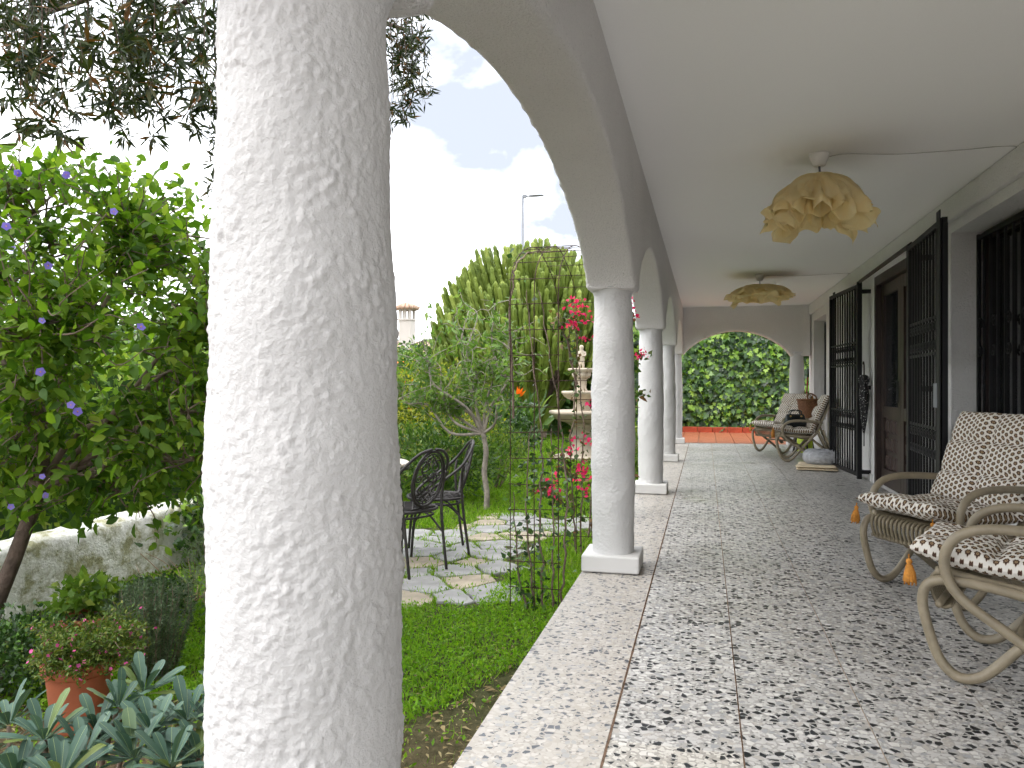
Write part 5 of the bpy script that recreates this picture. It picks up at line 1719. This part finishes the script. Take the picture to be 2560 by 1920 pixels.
# ------------------------------------------------------------------ middle-distance shrubs
bush('yellow_shrub', (-3.6, 9.7, GZ), (.95, .7, .80), 'yellow-green shrub with brown stems left of the fruit tree', 'shrub', 'lf_yellow', 6500, .05, .022, up=.5, stems=9, z0=.05, lump=.3, seed=4)
bush('dark_shrub', (-3.05, 8.5, GZ), (.85, .5, .45), 'low grey-green oleander-like shrub behind the iron chairs', 'shrub', 'lf_hedge', 3200, .10, .024, tpl=NEEDLE, up=.5, stems=4, seed=8)
bush('rosemary_bush', (-2.62, 9.6, GZ), (.48, .4, .42), 'feathery green rosemary bush behind the fruit tree trunk', 'shrub', 'lf_bright', 3200, .06, .007, tpl=NEEDLE, up=1.4, stems=6, seed=12)
bush('garden_shrub', (-3.5, 11.8, GZ), (1.0, .7, .62), 'leafy dark green shrub behind the rosemary, left of the euphorbia trunk', 'shrub', 'lf_box', 4200, .08, .04, up=.4, seed=15)
bush('garden_shrub', (-4.3, 15.6, GZ), (.9, .5, .55), 'mid-green shrub in front of the euphorbia, left of its trunk', 'shrub', 'lf_hedge', 3000, .09, .045, up=.4, seed=21)
bush('garden_shrub', (-1.62, 16.4, GZ), (.55, .5, .55), 'dark shrub right of the fountain, behind the second column', 'shrub', 'lf_ivy', 2000, .09, .06, up=.3, seed=25)
bush('orange_shrub', (-8.3, 19.2, GZ), (1.2, .9, 1.25), 'shrub with orange flowers below the chimney of the far house', 'shrub', 'lf_hedge', 4200, .11, .05, up=.4, seed=31, flowers=('fl_orange', 150, .09))
bush('porch_shrub', (-.92, 13.55, GZ), (.26, .24, .50), 'small dark shrub with purple flowers against the farthest column', 'shrub', 'lf_box', 1500, .055, .022, up=.8, seed=35, flowers=('fl_purple', 16, .045))
bush('porch_shrub', (-1.05, 11.0, GZ), (.30, .3, .42), 'leafy shrub showing between the third and fourth columns', 'shrub', 'lf_bright', 1400, .06, .03, up=.5, seed=37)

def bird_of_paradise():
    b = np.array([-3.35, 13.6, GZ])
    t = empty('bird_of_paradise', b, 'bird-of-paradise plant with one orange flower left of the euphorbia trunk', 'plant')
    for k in range(26):
        a = rng.uniform(0, 6.28); e = b + np.array([.5 * math.cos(a) * rng.uniform(.4, 1), .45 * math.sin(a), rng.uniform(.5, .95)])
        m = MB(); P = jpath(b + (.08 * math.cos(a), .08 * math.sin(a), 0), e, 4, .06); twigs(m, P, .012, .007, 5); m.build('stalk', M['lf_hedge'], t, True, True)
        d = unit(e - b); me = tpl_mesh('leaf', LEAF8, .34)
        leaf_parts('leaf', me, M['lf_hedge'], t, [e], [d + np.array([0, 0, -.1])], [rng.normal(0, 1, 3)], [.42], [0])
    f = b + np.array([.12, -.3, 1.12])
    m = MB(); twigs(m, jpath(b, f, 4, .04), .012, .010, 6); m.build('flower_stalk', M['lf_hedge'], t, True, True)
    o = ob('flower', scatter('flower', np.repeat([f], 7, 0), np.array([[.5, 0, .9], [.2, 0, 1], [.8, .1, .6], [-.1, .1, 1], [.4, -.2, .9], [.1, -.1, 1], [.65, 0, .8]]), rnd_dirs(7), .19, .06, LEAF4), M['fl_orange'], t, True)
bird_of_paradise()

# ------------------------------------------------------------------ far house, street lamp, palm
def far_house():
    ox, oy = -12.75, 28.6
    t = empty('far_house', (ox, oy, GZ), 'pale house with tiled roof and arched chimney beyond the garden', 'house')
    m = MB(); m.box((ox - 3, oy + 3, .75), (8, 7, 2.0)); m.build('wall', M['far_wall'], t, False, True)
    rf = MB()
    for s in (-1, 1):
        for k in range(40):
            x = ox - 7.2 + k * .215
            rf.tube([(x, oy + 3, 2.9), (x, oy + 3 + s * 4.0, 1.45)], .11, 6)
    roof = rf.build('roof', M['roof_tile'], t, True, True)
    c = MB(); c.box((ox + .95, oy - .1 + .9, 2.75), (.52, .52, 2.0), b=.01); c.box((ox + .95, oy + .8, 3.72), (.60, .60, .06)); c.build('chimney', M['far_wall'], t, False, True)
    for dx in (-.21, 0, .21):
        for dy in (-.21, .21):
            p = MB(); p.box((ox + .95 + dx, oy + .8 + dy, 3.93), (.10, .10, .36)); p.build('chimney_post', M['far_wall'], t, False, True)
    a = MB(); a.box((ox + .95, oy + .8, 4.13), (.60, .60, .06)); a.build('chimney_lintel', M['far_wall'], t, False, True)
    cp = MB()
    for k in range(16):
        an = k * math.pi / 8
        cp.tube([(ox + .95, oy + .8, 4.46), (ox + .95 + .50 * math.cos(an), oy + .8 + .50 * math.sin(an), 4.18)], np.array([.03, .09]), 6)
    cp.build('chimney_cap', M['roof_tile'], t, True, True)
    w = MB(); w.box((ox - 1.2, oy - .52, 1.2), (.9, .06, 1.0)); w.build('window', M['glass'], t, False, True)
far_house()
def street_lamp():
    x, y = -7.95, 33.6
    t = empty('street_lamp', (x, y, GZ), 'tall grey street lamp rising above the euphorbia', 'street lamp')
    m = MB(); m.tube([(x, y, GZ), (x, y, 4), (x, y, 9.55)], np.array([.10, .08, .055]), 10); m.build('pole', M['steel'], t, True, True)
    m = MB(); m.box((x + .09, y, 9.52), (.16, .10, .14)); m.tube([(x + .1, y, 9.52), (x + .22, y, 9.53)], .04, 8); m.build('bracket', M['steel'], t, False, True)
    m = MB(); m.lathe([(.001, -.05), (.10, -.04), (.13, 0), (.10, .05), (.001, .09)], 16)
    o = m.build('lamp_head', M['steel'], t, True); o.scale = (3.2, 1, .7); o.location = (.60, 0, 9.52 - GZ)
street_lamp()
def palm(b, h, label, n=22, fl=1.4):
    b = np.array(b)
    t = empty('palm_tree', b, label, 'palm')
    top = b + (0, 0, h)
    m = MB(); P = spline(np.array([b, b + (.05, 0, h * .5), top]), 6); m.tube(P, np.linspace(.16, .12, len(P)), 10); m.build('trunk', M['bark'], t, True, True)
    for k in range(n):
        a = k * 2.39; el_ = rng.uniform(.1, 1.3)
        d = np.array([math.cos(a) * math.cos(el_), math.sin(a) * math.cos(el_), math.sin(el_)])
        S = spline(np.array([top, top + d * fl * .4 + (0, 0, .08), top + d * fl * .75 + (0, 0, -.02), top + d * fl + (0, 0, -.35)]), 6)
        mm = MB(); V, Q = tube_np(S, np.linspace(.012, .004, len(S)), 4); mm.addnp(V, Q)
        T = np.gradient(S, axis=0)
        Pn = []; Dn = []
        for i in range(3, len(S)):
            side = np.cross(unit(T[i]), (0, 0, 1)); side = unit(side)
            for s in (-1, 1):
                Pn.append(S[i]); Dn.append(unit(T[i]) * .7 + s * side + np.array([0, 0, -.15]))
                Pn.append(S[i] * .5 + S[i - 1] * .5); Dn.append(unit(T[i]) * .7 + s * side + np.array([0, 0, -.15]))
        Pn = np.array(Pn); Dn = unit(np.array(Dn))
        V0, F0 = NEEDLE
        D, S_, U = frames(Dn, np.tile([0, 0, 1.0], (len(Pn), 1)))
        for i in range(len(Pn)):
            mm.add(Pn[i] + V0[:, :1] * .34 * D[i] + V0[:, 1:2] * .022 * S_[i], F0)
        mm.build('frond', M['lf_palm'], t, False, True)
palm((-7.0, 9.3, GZ - .2), 1.55, 'palm with feathery fronds beyond the wall, just left of the big column', 24, 1.3)

# ------------------------------------------------------------------ solanum tree on the left
def solanum():
    b = np.array([-3.42, 3.02, GZ])
    t = empty('flowering_tree', b, 'bushy small tree with purple flowers and green leaves at left', 'tree')
    fork = np.array([-3.22, 3.15, .58])
    m = MB(); P = spline(np.array([b + (0, 0, -.05), b + (.02, .02, .2), b + (.12, .06, .5), fork]), 6)
    m.tube(P, np.linspace(.045, .032, len(P)), 10); m.build('trunk', M['bark_dark'], t, True, True)
    lm = MB()
    # direction towards the frame's right in the picture is about (.97, .24)
    r_ = np.array([.97, .244, 0]); f_ = np.array([-.244, .97, 0])
    def pt(r, f, z): return np.array([fork[0], fork[1], 0]) + r_ * r + f_ * f + np.array([0, 0, z])
    mains = [pt(.95, .1, .95), pt(.75, .3, 1.45), pt(.35, .2, 1.85), pt(-.1, .1, 2.05), pt(-.5, .2, 1.7), pt(.9, -.1, .72), pt(-.4, -.25, 1.2), pt(.2, -.35, 1.35), pt(.5, .5, 1.2), pt(-.2, .45, 1.5), pt(1.05, .35, 1.15), pt(-.6, 0, .9), pt(.35, .1, .55)]
    limbs = []
    for e in mains:
        Q = jpath(fork, e, 5, .10, 0, (0, 0, .18)); twigs(lm, Q, .020, .006, 7); limbs.append(Q)
    lm.build('limb', M['bark'], t, True, True)
    # twigs end all through the crown volume
    A = np.concatenate([Q[6:] for Q in limbs])
    tw = MB(); P = []; D = []
    C = pt(.14, .15, 1.36)
    targets = []
    while len(targets) < 820:
        d = rng.normal(0, 1, 3); d /= np.linalg.norm(d)
        f = 1 + .22 * noise.noise((d[0] * 2.6, d[1] * 2.6, d[2] * 2.6 + 4))
        u = rng.uniform(.25, 1) ** .55 * f
        loc = np.array([d @ r_, d @ f_, d[2]])
        q = C + r_ * loc[0] * 1.18 * u + f_ * loc[1] * .85 * u + np.array([0, 0, loc[2] * 1.06 * u])
        rr = (q - np.array([fork[0], fork[1], 0])) @ r_
        # crown thins out low on the right and slopes down to the right at the top
        if q[2] > 2.45 - max(0, rr - .35) * .75: continue
        if q[2] < .30: continue
        if q[2] < .52 and rng.uniform() < .5: continue
        targets.append(q)
    for q in targets:
        a = A[np.argmin(np.linalg.norm(A - q, axis=1) + rng.uniform(0, .25, len(A)))]
        Q = jpath(a, q, 4, .22, .03); twigs(tw, Q, .0055, .0022, 4)
        k = rng.integers(13, 22)
        for _ in range(k):
            i = rng.integers(len(Q) // 3, len(Q))
            P.append(Q[i] + rng.normal(0, .035, 3))
            d = unit(q - C) * .5 + rng.normal(0, .75, 3); d[2] -= .12; D.append(d)
    tw.build('twig', M['bark'], t, True, True)
    P = np.array(P); n = len(P); L = rng.uniform(.038, .09, n)
    foliage(t, 'crown', P, unit(np.array(D)), rnd_dirs(n, 1.3), L, L * .50, LEAF8, M['lf_solanum'], 300)
    # flowers, each one its own part with a yellow eye
    fme = tpl_mesh('flower', FLOWER, 1.0); fme.materials.append(M['fl_purple'])
    em = MB(); em.lathe([(.001, .02), (.07, .05), (.05, .16), (.001, .2)], 8); eme = em.mesh('flower_eye', True); eme.materials.append(M['fl_eye'])
    cam_dir = np.array([0, 0, 1.1])
    spots = [(r, z) for r, z in ((-.13, 1.98), (.28, 2.06), (.33, 2.12), (.22, 2.10), (.26, 2.0), (.34, 2.02), (.02, 1.95), (.1, 1.72), (-.12, 1.60), (.16, 1.55), (.42, 1.42), (-.42, 1.9), (-.36, 1.42), (-.4, 1.96), (.5, .98), (.35, .94), (.2, .36), (.19, .55), (.06, .52), (.7, 1.3), (.62, 1.75), (-.28, 1.75), (.45, 1.2), (.3, 1.86), (.36, 2.08), (.29, 1.97))]
    for (r, z) in spots:
        p = pt(r, rng.uniform(-.62, -.42), z)
        TT = np.array(targets); p = TT[np.argmin(np.linalg.norm((TT - p) * np.array([1, .7, 1]), axis=1))] + unit(cam_dir - p) * rng.uniform(.04, .09)
        nrm = unit(cam_dir - p + rng.normal(0, .9, 3)); dd = unit(np.cross(nrm, rng.normal(0, 1, 3)))
        s = rng.uniform(.028, .042)
        sd = np.cross(nrm, dd)
        Mx = Matrix(((dd[0], sd[0], nrm[0], p[0] - b[0]), (dd[1], sd[1], nrm[1], p[1] - b[1]), (dd[2], sd[2], nrm[2], p[2] - b[2]), (0, 0, 0, 1))) @ Matrix.Scale(float(s), 4)
        o = bpy.data.objects.new('flower', fme); COL.objects.link(o); o.parent = t; o.matrix_local = Mx
        e = bpy.data.objects.new('flower_eye', eme); COL.objects.link(e); e.parent = o
solanum()

# ------------------------------------------------------------------ weeping bottlebrush behind the big column
def bottlebrush():
    b = np.array([-1.62, 2.95, GZ])
    t = empty('weeping_tree', b, 'weeping tree with dark narrow leaves hanging behind the big column', 'tree')
    top = b + np.array([-.15, .1, 3.1])
    m = MB(); P = spline(np.array([b + (0, 0, -.1), b + (.05, .02, .6), b + (-.03, .06, 1.3), b + (.03, .03, 2.1), top]), 6)
    m.tube(P, np.linspace(.075, .04, len(P)) * (1 + .12 * np.sin(np.arange(len(P)) * 1.7)), 12); m.build('trunk', M['bark_dark'], t, True, True)
    lm = MB(); tw = MB(); P = []; D = []
    r_ = np.array([.97, .244, 0]); f_ = np.array([-.244, .97, 0])
    def W(px, py, d):          # a hanging tip, given roughly where it hangs
        u = (px - 1106) / 1661 * d; v = (829.5 - py) / 1661 * d
        return r_ * u + f_ * d + np.array([0, 0, 1.1 + v])
    tips = []
    for k in range(36): tips.append((W(rng.uniform(130, 470), rng.uniform(60, 300) , rng.uniform(2.5, 3.4)), 1.0))
    for k in range(15): tips.append((W(rng.uniform(0, 95), rng.uniform(60, 290), rng.uniform(2.6, 3.3)), 1.0))
    for k in range(22): tips.append((W(rng.uniform(-60, 470), rng.uniform(-260, 120), rng.uniform(2.4, 3.4)), 1.0))
    for k in range(5): tips.append((W(rng.uniform(455, 490), rng.uniform(120, 420), rng.uniform(2.6, 2.9)), .8))
    for k in range(15): tips.append((W(rng.uniform(845, 940), rng.uniform(70, 215), rng.uniform(2.9, 3.5)), .62))
    for k in range(6): tips.append((W(rng.uniform(845, 890), rng.uniform(215, 300), rng.uniform(2.9, 3.3)), .62))
    for k in range(34): tips.append((W(rng.uniform(500, 830), rng.uniform(-160, 320), rng.uniform(2.6, 3.8)), .9))
    arms = []
    for (r, f) in ((-1.2, .1), (-.7, .3), (-1.5, -.1), (.25, .15), (.45, .4), (-.3, .5), (-1.0, -.3), (-1.7, .3)):
        e = top + r_ * r + f_ * f + np.array([0, 0, .05 - .12 * abs(r)])
        Q = jpath(top, e, 5, .1, .0, (0, 0, .3)); twigs(lm, Q, .03, .008, 7); arms.append(Q)
    A = np.concatenate(arms)
    for q, s in tips:
        hd = np.linalg.norm((A - q)[:, :2], axis=1); a = A[np.argmin(hd + rng.uniform(0, .3, len(A)))].copy()
        mid = np.array([a[0] * .25 + q[0] * .75, a[1] * .25 + q[1] * .75, max(q[2] + .55, a[2] * .7 + q[2] * .3)])
        Q = spline(np.array([a, mid, q + np.array([rng.normal(0, .02), rng.normal(0, .02), .25]), q]), 7)
        twigs(tw, Q, .0026, .0010, 4)
        # whorls of narrow leaves at the tip and a few spaced above it
        for (off, cnt) in ((0, 30), (3, 17), (6, 12), (8, 6)):
            if off >= len(Q): continue
            o_ = Q[-1 - off]
            for _ in range(int(cnt * (.7 + .5 * rng.uniform()))):
                P.append((*(o_ + rng.normal(0, .013, 3)), s))
                d = rng.normal(0, .8, 3); d[2] -= .30; D.append(d)
    lm.build('limb', M['bark_dark'], t, True, True); tw.build('twig', M['bark_dark'], t, True, True)
    P = np.array(P); s = P[:, 3]; P = P[:, :3]; n = len(P); L = rng.uniform(.05, .092, n) * s
    vis = np.argsort(np.linalg.norm(P - CAM, axis=1) + np.where(P[:, 2] > 2.55, 9, 0))
    foliage(t, 'leaves', P, unit(np.array(D)), rnd_dirs(n), L, L * .17, NEEDLE, M['lf_bottle'], 300, 'leaf', keep=vis[::3][:300])
bottlebrush()

# ------------------------------------------------------------------ bed at lower left
def pot(loc, h, r, label, rimless=False):
    t = empty('flower_pot', loc, label, 'pot', None)
    m = MB(); m.lathe([(r * .70, 0), (r * .74, .01), (r * .93, h * .80), (r * .95, h * .82), (r * 1.02, h * .825), (r * 1.05, h * .84), (r * 1.06, h * .97), (r * 1.03, h), (r * .95, h), (r * .92, h * .92), (.001, h * .90)], 44)
    m.build('body', M['pot'], t, True)
    s = MB(); s.lathe([(r * .93, h * .905), (.001, h * .93)], 24); s.build('soil', M['soil'], t, True)
    return t
POT = (-2.39, 2.52, GZ)
pot(POT, .27, .125, 'terracotta pot holding a pink-flowered bush, lower left')
def cuphea():
    x, y, z = POT; z += .25
    t = empty('pink_flower_bush', (x, y, z), 'small bush with tiny pink flowers growing in the terracotta pot', 'plant')
    P = []; D = []; m = MB(); F = []
    for k in range(85):
        a = rng.uniform(0, 6.28); l = rng.uniform(.16, .30)
        # leans mostly to the right of the pot
        e = np.array([x, y, z]) + np.array([math.cos(a) * l * .75 + .06, math.sin(a) * l * .7, rng.uniform(.02, .19)])
        Q = jpath((x, y, z - .01), e, 4, .12, .02, (0, 0, .15)); twigs(m, Q, .0028, .0012, 4)
        for i in range(4, len(Q)):
            for _ in range(12):
                P.append(Q[i] + rng.normal(0, .014, 3)); D.append(rng.normal(0, .7, 3) + np.array([0, 0, .3]))
        if rng.uniform() < .8: F.append(Q[-1] + rng.normal(0, .012, 3)); 
        if rng.uniform() < .5: F.append(Q[-4] + rng.normal(0, .02, 3))
    m.build('stem', M['bark'], t, True, True)
    P = np.array(P); n = len(P); L = rng.uniform(.012, .024, n)
    foliage(t, 'foliage', P, unit(np.array(D)), rnd_dirs(n, 1), L, L * .42, LEAF2, M['lf_cuphea'], 0)
    F = np.array(F); fme = tpl_mesh('flower', FLOWER, 1.0)
    leaf_parts('flower', fme, M['fl_pink'], t, F, rnd_dirs(len(F)), rnd_dirs(len(F), .6), rng.uniform(.010, .019, len(F)), range(len(F)))
cuphea()
pot((-3.0, 3.22, GZ), .20, .13, 'smaller red pot half hidden behind the rosemary, lower left')
bush('potted_plant', (-3.0, 3.22, GZ + .19), (.17, .16, .10), 'bright green leafy plant in the smaller red pot', 'plant', 'lf_bright', 420, .05, .036, up=.6, stems=3, seed=41, big=120)
bush('box_shrub', (-2.98, 2.72, GZ), (.30, .32, .17), 'dark glossy box shrub at left edge behind the terracotta pot', 'shrub', 'lf_box', 3400, .028, .017, up=.6, stems=8, lump=.3, seed=44, big=0)
bush('box_shrub', (-3.02, 3.75, GZ), (.20, .2, .13), 'small dark box shrub against the white garden wall', 'shrub', 'lf_box', 1700, .028, .017, up=.6, stems=6, seed=47)

def rosemary(loc, label, n, h, r):
    b = np.array(loc); t = empty('rosemary', b, label, 'plant')
    m = MB(); P = []; D = []
    for k in range(n):
        a = rng.uniform(0, 6.28); q = rng.uniform(0, 1) ** .5 * r
        s = b + np.array([q * .5 * math.cos(a), q * .5 * math.sin(a), -.01]); e = b + np.array([q * math.cos(a), q * math.sin(a), h * rng.uniform(.6, 1.05)])
        Q = jpath(s, e, 5, .05); twigs(m, Q, .004, .0018, 4)
        T = unit(np.gradient(Q, axis=0))
        for i in range(1, len(Q)):
            for _ in range(20):
                P.append(Q[i] + T[i] * rng.uniform(-.012, .012)); D.append(rng.normal(0, .55, 3) + T[i] * .55)
    m.build('stem', M['bark'], t, True, True)
    P = np.array(P); L = rng.uniform(.016, .030, len(P))
    foliage(t, 'foliage', P, unit(np.array(D)), rnd_dirs(len(P)), L, .0038, NEEDLE, M['lf_rosemary'], 0)
rosemary((-2.47, 3.02, GZ), 'upright dark rosemary clump right of the pink-flowered bush', 64, .42, .19)
rosemary((-2.83, 3.3, GZ), 'smaller rosemary clump behind the pink-flowered bush', 34, .32, .14)
bush('lavender', (-2.66, 3.85, GZ), (.22, .22, .30), 'silvery lavender tuft against the left side of the big column', 'plant', 'lf_silver', 1700, .055, .006, tpl=NEEDLE, up=1.6, stems=8, seed=51)

def dead_twigs():
    b = np.array([-3.0, 4.05, GZ])
    t = empty('dead_twigs', b, 'tangle of dry reddish twigs in front of the white garden wall', 'twigs')
    for k in range(34):
        a = rng.uniform(0, 6.28)
        e = b + np.array([math.cos(a) * rng.uniform(.1, .5), math.sin(a) * .3, rng.uniform(.1, .42)])
        m = MB(); twigs(m, jpath(b + rng.normal(0, .05, 3) * (1, 1, 0), e, 4, .15), .004, .0015, 4); m.build('twig', M['twig'], t, True, True)
dead_twigs()
bush('ivy_clump', (-3.74, 5.35, GZ), (.22, .5, .30), 'ivy spilling over the white garden wall beside the big column', 'ivy', 'lf_ivy', 900, .06, .055, tpl=IVY, up=.2, stems=3, seed=55, big=120)

def rosette(P, D, N, c, ax, rad, k, leaf, el=(.15, 1.15)):
    ax = unit(np.array(ax)); u = unit(np.cross(ax, (.3, 1, .1))); v = np.cross(ax, u)
    for i in range(k):
        a = i * 2.399 + rng.uniform(-.2, .2); e = el[0] + (el[1] - el[0]) * (i / k) + rng.uniform(-.12, .12)
        d = (math.cos(a) * u + math.sin(a) * v) * math.cos(e) + ax * math.sin(e)
        P.append(np.array(c) + d * .012); D.append(d); N.append(ax * math.cos(e) - (math.cos(a) * u + math.sin(a) * v) * math.sin(e) + rng.normal(0, .1, 3))
WHORL = tp([(0, -.10, 0), (0, .10, 0), (.25, -.22, .02), (.25, 0, -.015), (.25, .22, .02), (.55, -.44, .025), (.55, 0, -.01), (.55, .44, .025), (.82, -.50, .0), (.82, 0, -.02), (.82, .50, .0), (1, 0, -.055), (.955, -.34, -.035), (.955, .34, -.035)],
           [(0, 2, 3), (0, 3, 1), (1, 3, 4), (2, 5, 6, 3), (3, 6, 7, 4), (5, 8, 9, 6), (6, 9, 10, 7), (8, 12, 9), (12, 11, 9), (9, 11, 13), (9, 13, 10)])
def whorl_shrub(base, heads, label):
    b = np.array(base); t = empty('leathery_shrub', b, label, 'shrub', 'blue-green leathery shrubs in the left foreground')
    P, D, N = [], [], []; m = MB()
    for (x, y, z, s) in heads:
        c = np.array([x, y, z]); ax = np.array([(x - b[0]) * .8, (y - b[1]) * .8, 1.0]) + rng.normal(0, .12, 3)
        twigs(m, jpath(b + rng.normal(0, .03, 3) * (1, 1, 0), c, 4, .1), .009, .006, 6)
        P0 = len(P); rosette(P, D, N, c, ax, 1, rng.integers(15, 20), s)
        # older leaves below the head
        rosette(P, D, N, c - unit(ax) * .045, ax, 1, 8, s, (-.25, .35))
    m.build('stem', M['bark'], t, True, True)
    n = len(P); L = rng.uniform(.075, .125, n)
    me = tpl_mesh('leaf', WHORL, .27); 
    leaf_parts('leaf', me, M['lf_whorl'], t, np.array(P), np.array(D), np.array(N), L, range(min(n, 300)))
def W2(px, py, d):
    u = (px - 1106) / 1661 * d; v = (829.5 - py) / 1661 * d
    return (.97 * u - .2436 * d, .2436 * u + .97 * d, 1.1 + v)
h1 = [(*W2(px, py, d), 1) for px, py, d in ((95, 1600, 2.02), (35, 1690, 1.9), (180, 1640, 1.98), (255, 1530, 2.18), (310, 1500, 2.3), (210, 1590, 2.12), (20, 1570, 2.25), (130, 1690, 1.85))]
h2 = [(*W2(px, py, d), 1) for px, py, d in ((405, 1560, 2.12), (430, 1640, 2.0), (330, 1590, 2.05), (490, 1510, 2.3), (470, 1590, 2.1), (370, 1660, 1.9), (290, 1640, 1.97), (530, 1600, 2.1))]
whorl_shrub((*W2(130, 1640, 2.1)[:2], GZ), h1, 'blue-green leathery-leaved shrub in the bottom left corner')
whorl_shrub((*W2(420, 1640, 2.1)[:2], GZ), h2, 'blue-green leathery-leaved shrub at bottom against the big column')
